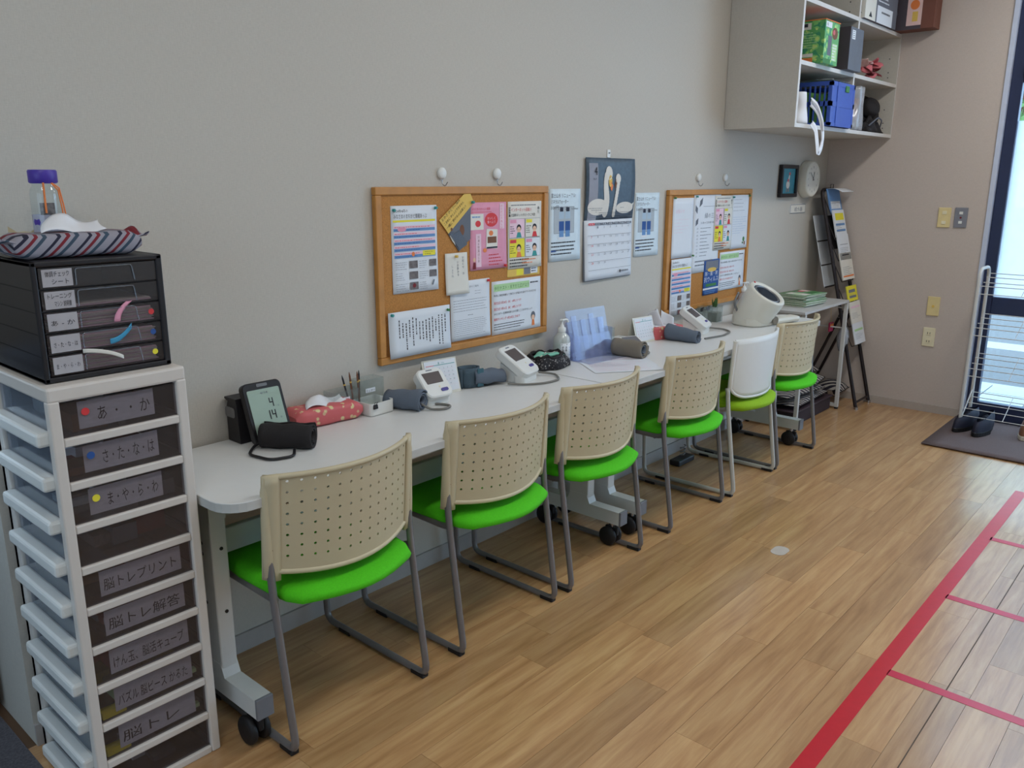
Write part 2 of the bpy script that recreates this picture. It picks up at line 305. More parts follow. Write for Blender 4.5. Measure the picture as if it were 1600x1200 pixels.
# ------------------------------------------------------------------ flat prints
_tc = {}
def glyphs(s):
    if s in _tc: return _tc[s]
    cu = bpy.data.curves.new('t', 'FONT'); cu.body = s; cu.size = 1; cu.resolution_u = 1
    o = bpy.data.objects.new('t', cu); C.objects.link(o)
    bpy.context.view_layer.update()
    me = bpy.data.meshes.new_from_object(o.evaluated_get(bpy.context.evaluated_depsgraph_get()))
    vs = [v.co[:] for v in me.vertices]; fs = [tuple(p.vertices) for p in me.polygons]
    bpy.data.objects.remove(o); bpy.data.curves.remove(cu); bpy.data.meshes.remove(me)
    x0 = min((v[0] for v in vs), default=0); x1 = max((v[0] for v in vs), default=1)
    _tc[s] = (vs, fs, x0, x1); return _tc[s]
class Print:
    """flat ink on a sheet: u to the right, v up, w out of the sheet; each layer a hair above the last"""
    def __init__(s, T=None, warp=None, e=.0003): s.b = MB(); s.k = 0; s.e = e; s.T = T; s.warp = warp
    def w(s): s.k += 1; return s.e + .00006 * s.k
    def rect(s, u0, v0, u1, v1, m):
        w = s.w(); nu = max(1, int(abs(u1 - u0) / .02)) if s.warp else 1; nv = max(1, int(abs(v1 - v0) / .02)) if s.warp else 1
        s.b.grid(lambda a, b: (u0 + (u1 - u0) * a, v0 + (v1 - v0) * b, w), nu, nv, m, smooth=False); return s
    def poly(s, pts, m): w = s.w(); s.b.add([(p[0], p[1], w) for p in pts], [tuple(range(len(pts)))], m); return s
    def ell(s, u, v, a, b, m, n=14): return s.poly([(u + a * math.cos(2 * PI * k / n), v + b * math.sin(2 * PI * k / n)) for k in range(n)], m)
    def text(s, t, u, v, size, m='ink', width=None, rot=0, center=False):
        vs, fs, x0, x1 = glyphs(t); w = s.w(); sx = size if not width else width / max(1e-6, x1 - x0); c, q = math.cos(rot), math.sin(rot)
        off = -(x0 + x1) / 2 if center else -x0
        s.b.add([(u + (x[0] + off) * sx * c - x[1] * size * q, v + (x[0] + off) * sx * q + x[1] * size * c, w) for x in vs], fs, m); return s
    def vtext(s, t, u, v, size, m='ink', step=1.05):
        w = s.w()
        for k, ch in enumerate(t):
            if ch == ' ': continue
            vs, fs, x0, x1 = glyphs(ch); s.b.add([(u + x[0] * size, v - (k + 1) * size * step + x[1] * size, w) for x in vs], fs, m)
        return s
    def lines(s, u0, v0, u1, v1, n, m='inkgrey', h=.3, seed=0, wmin=.5):
        """rows of body text too small to read: short dashes"""
        r = random.Random(seed); st = (v1 - v0) / n
        w = s.w()
        for i in range(n):
            v = v1 - st * (i + .5); u = u0; end = u0 + (u1 - u0) * r.uniform(wmin, 1)
            while u < end:
                l = r.uniform(.004, .012); e = min(u + l, end)
                s.b.add([(u, v - st * h / 2, w), (e, v - st * h / 2, w), (e, v + st * h / 2, w), (u, v + st * h / 2, w)], [(0, 1, 2, 3)], m); u = e + r.uniform(.001, .003)
        return s
    def vlines(s, u0, v0, u1, v1, n, m='inkgrey', h=.35, seed=0):
        r = random.Random(seed); st = (u1 - u0) / n; w = s.w()
        for i in range(n):
            u = u0 + st * (i + .5); v = v1 - r.uniform(0, .02); end = v1 - (v1 - v0) * r.uniform(.45, 1)
            while v > end:
                e = v - r.uniform(.003, .009)
                s.b.add([(u - st * h / 2, e, w), (u + st * h / 2, e, w), (u + st * h / 2, v, w), (u - st * h / 2, v, w)], [(0, 1, 2, 3)], m); v = e - r.uniform(.001, .004)
        return s
    def obj(s, parent, name='print'):
        if not s.b.v: return None
        T = s.T or Matrix.Identity(4); W = s.warp
        f = lambda v: tuple(T @ Vector(W(v) if W else v))
        return s.b.obj(name, parent, warp=f)
WALLT = Matrix(((1, 0, 0, 0), (0, 0, -1, 0), (0, 1, 0, 0), (0, 0, 0, 1)))       # u -> +X, v -> +Z, w -> -Y
FART = Matrix(((0, 0, -1, 0), (-1, 0, 0, 0), (0, 1, 0, 0), (0, 0, 0, 1)))       # on the far wall: u -> -Y, v -> +Z, w -> -X
def sheet(name, label, cat, x, z, w, h, y=-.022, group=None, m='paper', curl=.0, rot=0, thick=.0006, T=WALLT, fold=None):
    """paper with lower-left corner at (x, z) on a wall-parallel plane; curl lifts the lower edge"""
    t = thing(name, label, cat, (x, y, z), 0, group)
    R = T @ Matrix.Rotation(rot, 4, 'Z')
    def warp(v):
        u, q, ww = v
        return (u, q, ww + curl * ((1 - q / h) ** 2 * (.4 + .6 * u / w)))
    b = MB(); b.grid(lambda a, c: (w * a, h * c, 0), 8, 10, m, thick=-thick if False else thick, smooth=True)
    b.obj('paper', t, warp=lambda v: tuple(R @ Vector(warp((v[0], v[1], v[2] + thick)))))
    pr = Print(R, warp, e=thick + .0003); return t, pr

# ================================================================== the setting
XF, CE = 5.636, 2.92
WALL_WARMLIT = wallpaper('wall_paper_warm_lit', (200, 187, 178))  # same paper, tinted warmer to put the warm light into its colour
def wallbox(name, *a, m=WALL): b = MB(); b.box(*a, m); return struct(b.obj(name))
fl = struct(MB().box(-2.5, XF + .1, -5.5, .75, -.06, -.004, mat('floor_base', (96, 70, 48), .6)).obj('floor'))
# planks: 300 nearest at most as objects, the others joined
PW, PL = .112, .9
pm = MB().box(.0004, PL - .0004, .0004, PW - .0004, -.004, 0, FLOOR).obj('plank', fl)
first = True; rest = MB()
rnd = random.Random(3)
for r in range(-1, 52):
    y = -.0 - (r + 1) * PW; off = -2.6 + rnd.random() * PL
    k = 0
    while off + k * PL < XF:
        x = off + k * PL; k += 1
        if x + PL < .56: continue
        seen = (y > -2.35) and x > .56 and x + PL < XF and y > -.45 - (x + PL) * .62 + -1.2 and not (y < -1.0 and x > 4.7)
        if seen and y < -.0001:
            if first: o = pm; first = False
            else: o = pm.copy(); C.objects.link(o)
            o.location = (x, y, 0)
        else:
            x0, x1 = max(x, .56) + .0004, min(x + PL, XF) - .0004
            if x1 > x0: rest.box(x0, x1, y + .0004, min(y + PW - .0004, 0), -.004, 0, FLOOR)
rest.obj('plank_rest', fl)['kind'] = 'stuff'
cp = MB().box(-2.5, .56, -5.5, .72, -.004, .002, 'carpet').obj('floor_carpet'); struct(cp)

WX = .582                                                    # the desk wall ends here; beyond is a recess
b = MB(); b.box(WX, XF + .12, 0, .12, 0, CE, WALL); b.box(-2.5, WX, 0, .12, 1.06, CE, WALL); struct(b.obj('wall_left'))
wallbox('wall_recess', -2.5, WX, .72, .8, 0, 1.06); wallbox('trim_1', WX, WX + .02, .12, .8, 0, 1.06)
struct(MB().box(WX, XF, -.009, 0, .0, .062, mat('baseboard', (176, 170, 166), .6)).obj('baseboard_left'))
# far wall: solid to the door opening, then the glazed front
b = MB(); b.box(XF, XF + .12, -1.0, 0, 0, CE, WALL_WARMLIT); b.box(XF, XF + .12, -5.5, -5.0, 0, CE, WALL); b.box(XF, XF + .12, -5.0, -1.0, 2.72, CE, WALL); struct(b.obj('wall_far'))
struct(MB().box(XF - .009, XF, -.985, 0, .0, .05, mat('baseboard2', (180, 168, 158), .6)).obj('baseboard_far'))
wallbox('wall_back', -2.62, -2.5, -5.5, .75, 0, CE)
for nm, a in (('lamp_backing_back', (-2.5, -2.47, -3.56, -.44, .44, 2.46)), ('lamp_backing_side', (-1.36, 3.76, -5.5, -5.47, .54, 2.46))):
    struct(MB().box(*a, 'wmetal').obj(nm))  # solid panels added behind back and side lamps; the walls are closed
wallbox('wall_right', -2.6, XF + .12, -5.62, -5.5, 0, CE)
struct(MB().box(-2.62, XF + .12, -5.62, .12, CE, CE + .1, mat('ceiling_white', (224, 222, 216), .9)).obj('ceiling'))
struct(MB().box(XF - .012, XF + .03, -1.008, -.982, 0, 2.72, mat('jamb', (196, 204, 224), .4)).obj('trim_2'))
# door_1 / windows of the glazed front
def glazed(name, y0, y1, rails, panes, st=.062):
    f = MB()
    for a in (y0 - st, y1): f.box(XF + .02, XF + .075, a, a + st, 0, 2.72, 'alu', .004)
    for z0, z1 in rails: f.box(XF + .022, XF + .072, y1 + st, y0 - st, z0, z1, 'alu', .004)
    d = struct(f.obj(name))
    for z0, z1, m in panes: MB().box(XF + .046, XF + .050, y1 + st, y0 - st, z0, z1, m).obj('pane', d)
    return d
dr = glazed('door_1', -1.008, -1.98, [(0, .115), (.665, .77), (2.0, 2.035), (2.11, 2.15), (2.66, 2.72)], [(.115, .665, GLASS), (.77, 1.79, FROST), (1.79, 2.0, GLASS), (2.15, 2.66, GLASS)])
MB().box(XF - .01, XF + .022, -1.5, -1.075, 2.04, 2.105, mat('closer', (176, 160, 150), .5), .004).obj('door_closer', dr)
MB().box(XF + .024, XF + .07, -1.918, -1.07, 2.035, 2.11, 'alu').obj('transom', dr)
glazed('window_1', -2.0, -3.5, [(0, .1), (2.0, 2.1), (2.66, 2.72)], [(.1, .77, GLASS), (.77, 1.79, FROST), (1.79, 2.0, GLASS), (2.1, 2.66, GLASS)])
glazed('window_2', -3.52, -4.98, [(0, .1), (2.0, 2.1), (2.66, 2.72)], [(.1, .77, GLASS), (.77, 1.79, FROST), (1.79, 2.0, GLASS), (2.1, 2.66, GLASS)])
# outside
ou = struct(MB().box(XF + .13, 40, -14, 22, -.12, -.06, 'asphalt').obj('ground_road'))
tp = struct(MB().box(XF + .12, 7.05, -6, 1.5, -.06, -.055, mat('grout', (170, 172, 176), .8)).obj('porch'))
for i in range(4):
    for j in range(10):
        MB().box(XF + .13 + i * .3, XF + .42 + i * .3, -3.0 + j * .3, -2.71 + j * .3, -.055, -.045, 'tile').obj('tile', tp)
for k, x in enumerate((8.6, 11.2)): struct(MB().box(x, x + .35, -12, 20, -.06, -.057, mat('road_paint', (160, 160, 160), .7)).obj('trim_%d' % (3 + k)))
tag(MB().box(15, 15.3, -12, 18, -.06, 1.05, mat('pale_wall_outside', (130, 134, 140), .8), .02).obj('garden_wall'), 'pale low wall across the road outside the glass door', 'wall')
def tree(x, y, h, r, seed, label):
    t = thing('street_tree', label, 'tree', (x, y, -.06)); rr = random.Random(seed)
    b = MB(); b.tube([(0, 0, 0), (.05, .02, h * .3), (-.04, .05, h * .6), (0, 0, h * .8)], .09, 'brown'); b.obj('trunk', t)
    b = MB()
    for k in range(2600):
        a, e, q = rr.uniform(0, 2 * PI), rr.uniform(-1, 1), r * rr.random() ** .4
        c = Vector((math.cos(a) * math.sqrt(1 - e * e) * q, math.sin(a) * math.sqrt(1 - e * e) * q, h * .72 + e * q * 1.1))
        T = Tm(c, rr.uniform(0, PI), rr.uniform(0, PI), rr.uniform(0, PI)); s = rr.uniform(.06, .12)
        b.add([(-s, 0, 0), (0, -s * .5, 0), (s, 0, 0), (0, s * .5, 0)], [(0, 1, 2, 3)], 'hedge', False, T)
    b.obj('foliage', t)['kind'] = 'stuff'
tree(17.5, 1.2, 4.6, 1.5, 1, 'leafy green tree outside, seen above the frosted door film')
tree(18.5, -1.8, 5.6, 1.9, 2, 'taller leafy tree outside, right of the first tree')
tree(21.5, 6.4, 5.2, 1.7, 3, 'leafy tree outside, hidden mostly behind the black door frame')

# floor tape
def tape(x0, y0, x1, y1, wd, label, m, cat='tape'):
    a, c = Vector((x0, y0, 0)), Vector((x1, y1, 0)); d = (c - a).normalized(); n = Vector((-d.y, d.x, 0)) * wd / 2
    b = MB(); k = max(1, int((c - a).length / .3))
    for i in range(k):
        p, q = a + (c - a) * i / k, a + (c - a) * (i + 1) / k
        b.prism([(p - n)[:2], (q - n)[:2], (q + n)[:2], (p + n)[:2]], .0002, .0008, m)
    tag(b.obj('floor_tape'), label, cat, 'red tape lines on the wooden floor')
tape(1.2, -1.546, 4.42, -1.556, .05, 'long wide red tape line running along the wooden floor toward the door', 'tapered')
for x, lb in ((2.43, 'narrow crimson cross tape nearest the camera, branching right from the long red line'), (3.062, 'second narrow cross tape from the camera, branching from the long red line'), (3.722, 'third narrow cross tape from the camera, branching from the long red line'), (4.395, 'farthest narrow cross tape, at the end of the long red line near the grey mat')):
    tape(x, -1.572 if x < 4.39 else -1.582, x - .01, -2.35, .036, lb, 'tapepink')
tag(MB().prism(rrect(.09, .06, .028), .0002, .0012, mat('scuff', (196, 186, 176), .5)).obj('floor_sticker', loc=(3.02, -.965, 0)), 'small pale worn sticker patch on the wooden floor in front of the chairs', 'sticker')
b = MB().grid(lambda u, v: (u * .74, -v * 2.6, .006 + .0015 * math.sin(u * 9) * math.sin(v * 14)), 12, 30, 'matbrown', thick=.005)
tag(b.obj('door_mat', loc=(4.88, -.972, 0)), 'grey brown entrance mat on the floor before the glass door', 'mat')

struct(MB().box(1.2, 5.0, -1.7315, -1.7285, .0001, .0006, mat('seam', (92, 76, 60), .8)).obj('trim_8'))
# ================================================================== tables
def make_table(name, label, x0, x1, legs, z=.7028, yf=-.492):
    t = thing(name, label, 'table', ((x0 + x1) / 2, 0, 0)); cx = (x0 + x1) / 2; L = x1 - x0
    y0 = -.012
    pts = rrect(L, abs(yf) - .012, .075, 6, 0, (yf + y0) / 2)
    # squared back corners, rounded front ones
    pts = [p if p[1] < (yf + y0) / 2 else ((L / 2 if p[0] > 0 else -L / 2), y0) for p in pts]
    q = []
    for p in pts:
        if not q or (abs(p[0] - q[-1][0]) + abs(p[1] - q[-1][1])) > 1e-5: q.append(p)
    b = MB(); b.prism(q, z - .024, z - .002, 'edge'); b.prism(q, z - .003, z, 'white', cham=.002); b.obj('tabletop', t)
    for k, lx in enumerate(legs):
        lx -= cx; b = MB(); sg = 1 if k == 0 else -1
        b.box(lx - .023, lx + .023, -.31, -.215, .14, z - .026, 'wmetal', .004)
        b.box(lx - .0235, lx + .0235, -.312, -.235, .6, z - .03, 'wmetal')
        b.prism([(-.47, .10), (-.04, .10), (-.04, .155), (-.205, .155), (-.22, .19), (-.305, .19), (-.32, .155), (-.47, .155)], lx - .024, lx + .024, 'wmetal', T=Matrix(((0, 0, 1, 0), (1, 0, 0, 0), (0, 1, 0, 0), (0, 0, 0, 1))))
        b.box(lx - .05, lx + .05, -.40, -.12, z - .035, z - .024, 'wmetal')
        lg = b.obj('leg', t)
        MB().box(lx - .0245, lx + .0245, -.476, -.466, .098, .157, 'capgrey', .002).obj('end_cap', lg)
        for zz in (.50, .53, .36): MB().cyl(.005, 0, .002, 'rubber', 10, Tm((lx - .0235, -.262, zz), ry=-PI / 2)).obj('bolt', lg)
        for zz in (.52, .34): MB().cyl(.005, 0, .002, 'rubber', 10, Tm((lx + .004, -.3105, zz), rx=PI / 2)).obj('bolt', lg)
        for yy in (-.42, -.085):
            c = MB(); c.cyl(.009, .06, .1, 'steel', 10, Tm((lx, yy, 0)))
            c.box(lx - .008, lx + .008, yy - .03, yy + .03, .045, .08, 'rubber', .004)
            for s in (-1, 1): c.lathe([(.012, -.009), (.036, -.009), (.040, -.004), (.040, .004), (.036, .009), (.012, .009)], 'rubber', 20, Tm((lx + s * .019, yy + .008, .0405), ry=PI / 2))
            c.obj('caster', t)
    a, c = legs[0] - cx, legs[1] - cx
    MB().box(a + .02, c - .02, -.258, -.236, .475, .545, 'wmetal', .003).obj('rail', t)
    MB().box(a + .03, a + .11, -.275, -.225, .585, z - .024, 'wmetal', .01).obj('bracket', t)
    MB().box(a + .05, c - .05, -.44, -.415, z - .052, z - .024, 'wmetal', .002).obj('top_bar', t)
    return t
make_table('folding_table', 'long white wheeled table nearest the camera, its near end beside the drawer tower', .908, 2.506, (.978, 2.62))
make_table('folding_table', 'long white wheeled table farther away, ending beside the small side table', 2.512, 4.53, (2.765, 4.38))

# ================================================================== chairs
def back_panel(m, white=False):
    W, Z0, Z1 = .235, .50, .752
    def S(u, v):                                              # u -1..1, v 0..1
        x = u * W * (1 - .01 * v); bow = (1 - u * u)
        z = Z0 + (Z1 - Z0) * v - .022 * bow * (1 - v) ** 1 + .0 * v
        y = -.478 - .080 * bow - .022 * (v - .3) - .03 * max(0, abs(u) - .8) * 0
        return Vector((x, y, z))
    def N(u, v):
        a = (S(u + .01, v) - S(u - .01, v)).cross(S(u, v + .01) - S(u, v - .01)); return a.normalized()   # faces the room (-y)
    b = MB(); nx, nz = (15, 9)
    key = {}; vs = []
    th = .004
    def P(i, j, side, lift=0):                                # i,j in half cells
        k = (round(i, 4), round(j, 4), side, lift)
        if k not in key:
            u = -1 + 2 * i / (2 * nx); v = j / (2 * nz)
            p = S(u, v) + N(u, v) * ((th / 2 + lift) if side == 0 else -th / 2)
            key[k] = len(vs); vs.append(tuple(p))
        return key[k]
    fs = []; hw = []
    rr = .23
    for i in range(nx):
        for j in range(nz):
            c = (2 * i + 1, 2 * j + 1)
            ring = [(-1, -1), (0, -1), (1, -1), (1, 0), (1, 1), (0, 1), (-1, 1), (-1, 0)]
            hole = (not white) and 1 <= i < nx - 1 and 0 < j
            for side in (0, 1):
                outer = [P(c[0] + a, c[1] + d, side) for a, d in ring]
                if hole:
                    inn = [P(c[0] + rr * math.cos(math.radians(225 + 45 * k)), c[1] + rr * 1.15 * math.sin(math.radians(225 + 45 * k)), side) for k in range(8)]
                    for k in range(8):
                        f = (outer[k], outer[(k + 1) % 8], inn[(k + 1) % 8], inn[k]); fs.append(f if side == 0 else f[::-1])
                    if side == 0: i0 = inn
                    else:
                        o_ = len(vs); vs.extend([vs[q] for q in i0] + [vs[q] for q in inn])
                        for k in range(8): hw.append((o_ + k, o_ + (k + 1) % 8, o_ + 8 + (k + 1) % 8, o_ + 8 + k))
                else: fs.append(tuple(outer) if side == 0 else tuple(outer[::-1]))
    b.add(vs, fs, m, False); n0 = len(b.f)
    for k in range(n0): b.sm[k] = True
    b.f += hw; b.m += [b.m[0]] * len(hw); b.sm += [False] * len(hw)
    # raised rim: a rounded strip round the outline
    def strip(path, r1, r2):
        # path: list of (u, v); flat oval section swept round it
        pts = [S(u, v) for u, v in path]; ns = [N(u, v) for u, v in path]; vs = []; fs = []; n = len(pts); q = 8
        for i in range(n):
            t = (pts[(i + 1) % n] - pts[i - 1]).normalized(); sd = t.cross(ns[i]).normalized()
            for k in range(q): a = 2 * PI * (k + .5) / q; vs.append(tuple(pts[i] + sd * math.cos(a) * r1 + ns[i] * math.sin(a) * r2))
        for i in range(n):
            for k in range(q): j = (k + 1) % q; i2 = (i + 1) % n; fs.append((i * q + k, i2 * q + k, i2 * q + j, i * q + j))
        b.add(vs, fs, m, True)
    path = [(-1 + 2 * k / 24, 1) for k in range(25)] + [(1, 1 - k / 10) for k in range(1, 11)] + [(1 - 2 * k / 24, 0) for k in range(1, 25)] + [(-1, k / 10) for k in range(1, 10)]
    strip(path, .0075, .0075)
    # side flanges with the sleeves that take the tubes
    for s in (-1, 1):
        def fl(u, v, s=s):
            uu = s * (.86 + .165 * u); vv = -.09 * (1 - v) + v * 1.02
            p = S(uu, vv) + N(uu, vv) * (.004 + .008 * math.sin(PI * min(1, u * 1.1)))
            return tuple(p)
        if s > 0: b.grid(lambda u, v: fl(u, v), 5, 12, m, thick=.014)
        else: b.grid(lambda u, v: fl(1 - u, v), 5, 12, m, thick=.014)
        b.lathe([(.011, -.03), (.015, -.026), (.0155, .03), (.013, .20), (.006, .235)], m, 12, Tm((s * .229, -.480, .515), rx=.05))
        b.cyl(.0035, 0, .002, 'brown', 8, Tm((s * .222, -.4955, .56), rx=PI / 2))
    return b
def back_white():
    W = .230; b = MB()
    def S(u, v):
        x = (u * 2 - 1); z = .475 + .27 * v
        wq = W * (1 - .05 * (1 - v) ** 3); rc = .0
        bow = 1 - x * x
        zz = z - .012 * bow * (1 - v) + .010 * bow * v * .5 + .045 * (abs(x) ** 8) * (1 - v) ** 2
        return (x * wq, -.49 - .062 * bow - .018 * v, zz)
    b.grid(S, 24, 12, 'wplastic', thick=-.005)
    path = [S(k / 24, 0) for k in range(25)]
    b.tube(path, .008, 'wplastic', 8)
    for s in (0, 1): b.tube([S(s, k / 8) for k in range(9)], .011, 'wplastic', 8)
    b.tube([S(k / 24, 1) for k in range(25)], .005, 'wplastic', 8)
    return b
def seat_mesh(m):
    b = MB(); outline = []
    for k in range(9): a = k / 8; outline.append((-.182 + .364 * a, -.548 - .050 * math.sin(PI * a)))
    outline += [(.203, -.505), (.211, -.44), (.214, -.3), (.205, -.18), (.18, -.15), (0, -.14), (-.18, -.15), (-.205, -.18), (-.214, -.3), (-.211, -.44), (-.203, -.505)]
    n = len(outline); cx, cy = 0, -.36
    rings = [(.93, .405), (.985, .412), (1, .425), (.985, .440), (.93, .449), (.75, .453), (.4, .449)]
    vs = []; fs = []
    for k, z in rings: vs += [(cx + (p[0] - cx) * k, cy + (p[1] - cy) * k, z - .008 * (((p[1] - cy) * k / .2) ** 2 if k > .5 and p[1] < cy and z > .43 else 0)) for p in outline]
    for r in range(len(rings) - 1):
        for i in range(n): j = (i + 1) % n; fs.append((r * n + i, r * n + j, (r + 1) * n + j, (r + 1) * n + i))
    fs.append(tuple(range(n))[::-1]); fs.append(tuple(range((len(rings) - 1) * n, len(rings) * n)))
    return b.add(vs, fs, m, True)
def make_chair(kind, label, x, rz=0, y=0, group='visitor chairs at the wall tables'):
    white = kind == 'white'; tb = 'tubew' if white else 'tube'
    t = thing('visitor_chair', label, 'chair', (x, y, 0), rz, group)
    (back_white() if white else back_panel('cream')).obj('backrest', t)
    seat_mesh('lime' if white else 'green').obj('seat', t)
    for s in (-1, 1):
        X = s * .229
        b = MB(); b.tube([(X, -.482, .60 if not white else .52), (X, -.487, .50), (X, -.492, .43), (X, -.55, .012), (X, -.06, .012), (X * .98, -.045, .40), (X * .9, -.12, .41), (X * .9, -.45, .405), (X * .965, -.485, .42)], .0105, tb, 8, fillet=.035)
        b.obj('side_frame', t)
        for yy in (-.515, -.16): MB().box(X - .012, X + .012, yy - .028, yy + .028, .0, .014, 'rubber', .003).obj('glide', t)
    for yy in (-.16, -.43): MB().tube([(-.2, yy, .398), (.2, yy, .398)], .009, tb).obj('cross_tube', t)
    return t
c1 = make_chair('cream', 'cream perforated-back chair with green seat nearest the camera, by the drawer tower', 1.243, 0)
for x, rz, lb in ((1.858, .0, 'second cream perforated-back chair from the camera, green seat'), (2.412, -.0, 'third cream perforated-back chair from the camera, at the joint of the two tables'), (3.10, 0, 'fourth cream perforated-back chair, just left of the all-white chair'), (4.17, -.02, 'farthest cream perforated-back chair, beyond the all-white chair')):
    dup(c1, (x, 0, 0), rz, lb)
make_chair('white', 'white solid-back chair with lime green seat and pale tube frame', 3.645, .02)

# ================================================================== drawer tower and what stands on it
def drawer_tower():
    X0, X1, Y0, Y1, H = .597, .900, -.373, -.012, 1.030
    t = thing('drawer_tower', 'tall white plastic tower of ten smoky see-through drawers at the left edge', 'drawers', ((X0 + X1) / 2, (Y0 + Y1) / 2, 0), .0)
    cx, cy = (X0 + X1) / 2, (Y0 + Y1) / 2; x0, x1, y0, y1 = X0 - cx, X1 - cx, Y0 - cy, Y1 - cy
    b = MB(); p = .024
    b.box(x0, x1, y0, y1, H - .034, H, 'cfg', .006)
    for xx in (x0, x1 - p):
        for yy in (y0, y1 - p): b.box(xx, xx + p, yy, yy + p, 0, H - .03, 'cfg', .004)
    b.box(x0, x0 + .03, y1 - .045, y1, 0, H - .03, 'cfg', .004)
    n = 10; pitch = (H - .034) / n
    for k in range(n + 0):
        z = k * pitch
        b.box(x0 + p, x1 - p, y0 + .001, y0 + .02, z, z + .019, 'cfg', .003)     # rails on the long sides
        b.box(x0 + p, x1 - p, y1 - .02, y1 - .001, z, z + .019, 'cfg')
        b.box(x1 - .018, x1 - .001, y0 + p, y1 - p, z, z + .019, 'cfg')
    b.box(x1 - .004, x1 - .001, y0 + p, y1 - p, 0, H - .03, 'cfg')
    b.obj('frame', t)
    writ = ['あ ・ ・ か', 'さ・た・な・は', 'ま・や・ら・わ', None, '脳トレプリント', '脳トレ解答', 'けん玉、脳活キューブ', 'パズル 脳ピース かるた', '脳トレ', None]
    rr = random.Random(5)
    T = WALLT
    for k in range(n):
        z = (n - 1 - k) * pitch + .019; h = pitch - .023
        b = MB(); a0, a1, c0, c1 = x0 + .012, x1 - .008, y0 + .010, y1 - .014; wt = .0018
        b.box(a0, a1, c0, c0 + wt, z, z + h, SMOKE); b.box(a0, a1, c1 - wt, c1, z, z + h, SMOKE); b.box(a1 - wt, a1, c0, c1, z, z + h, SMOKE)
        b.box(a0, a1, c0, c1, z, z + wt, SMOKE); b.box(a0 - .004, a0 - .002, c0 + .016, c1 - .03, z, z + h, CLEARD)
        d = b.obj('drawer', t)
        hb = MB()
        hb.box(a0 - .034, a0 - .002, c0 + .014, c1 - .034, z - .016, z + .016, 'wplastic', .007)
        hb.obj('handle', d)
        if writ[k]:
            q = MB().box(x0 + .062, x1 - (.075 if k < 3 else .05), c0 + .004, c0 + .0046, z + .012, z + h - .004, 'paper').obj('label_sheet', d)
            pr = Print(Matrix.Translation((x0 + .062, c0 + .004, z + .012)) @ T)
            wd = (x1 - x0) - .062 - (.075 if k < 3 else .05)
            sz = .036 if k < 3 else .032
            pr.text(writ[k], .04 if k < 3 else .008, .014, sz, 'ink', width=wd - (.05 if k < 3 else .02) - (.03 if k == 8 else 0))
            pr.obj(d, 'handwriting')['kind'] = 'stuff'
        if k < 3: MB().cyl(.0085, 0, .0006, ('red', 'blue', 'yellow')[k], 16, Tm((x0 + .076, c0 - .0002, z + .050), rx=PI / 2)).obj('round_sticker', d)
        # things kept inside, seen dimly
        b = MB()
        for j in range(7):
            xx, yy = rr.uniform(a0 + .02, a1 - .09), rr.uniform(c0 + .02, c1 - .12); hh = rr.uniform(.01, .045)
            m = rr.choice(['paper', 'inkgrey', 'photo', 'brown', 'dred', 'slate', 'paperw', 'darkbox'] + (['yellow', 'lgreen'] if k in (7, 8) else []))
            b.box(xx, xx + rr.uniform(.05, .08), yy, yy + rr.uniform(.06, .12), z + .003, z + .003 + hh, m, T=None)
        if k in (7, 8): b.box(a0 + .02, a0 + .075, c0 + .006, c0 + .03, z + .003, z + .02, 'yellow'); b.box(a1 - .07, a1 - .03, c0 + .006, c0 + .02, z + .02, z + .03, 'lgreen')
        o = b.obj('contents', d); o['kind'] = 'stuff'
drawer_tower()

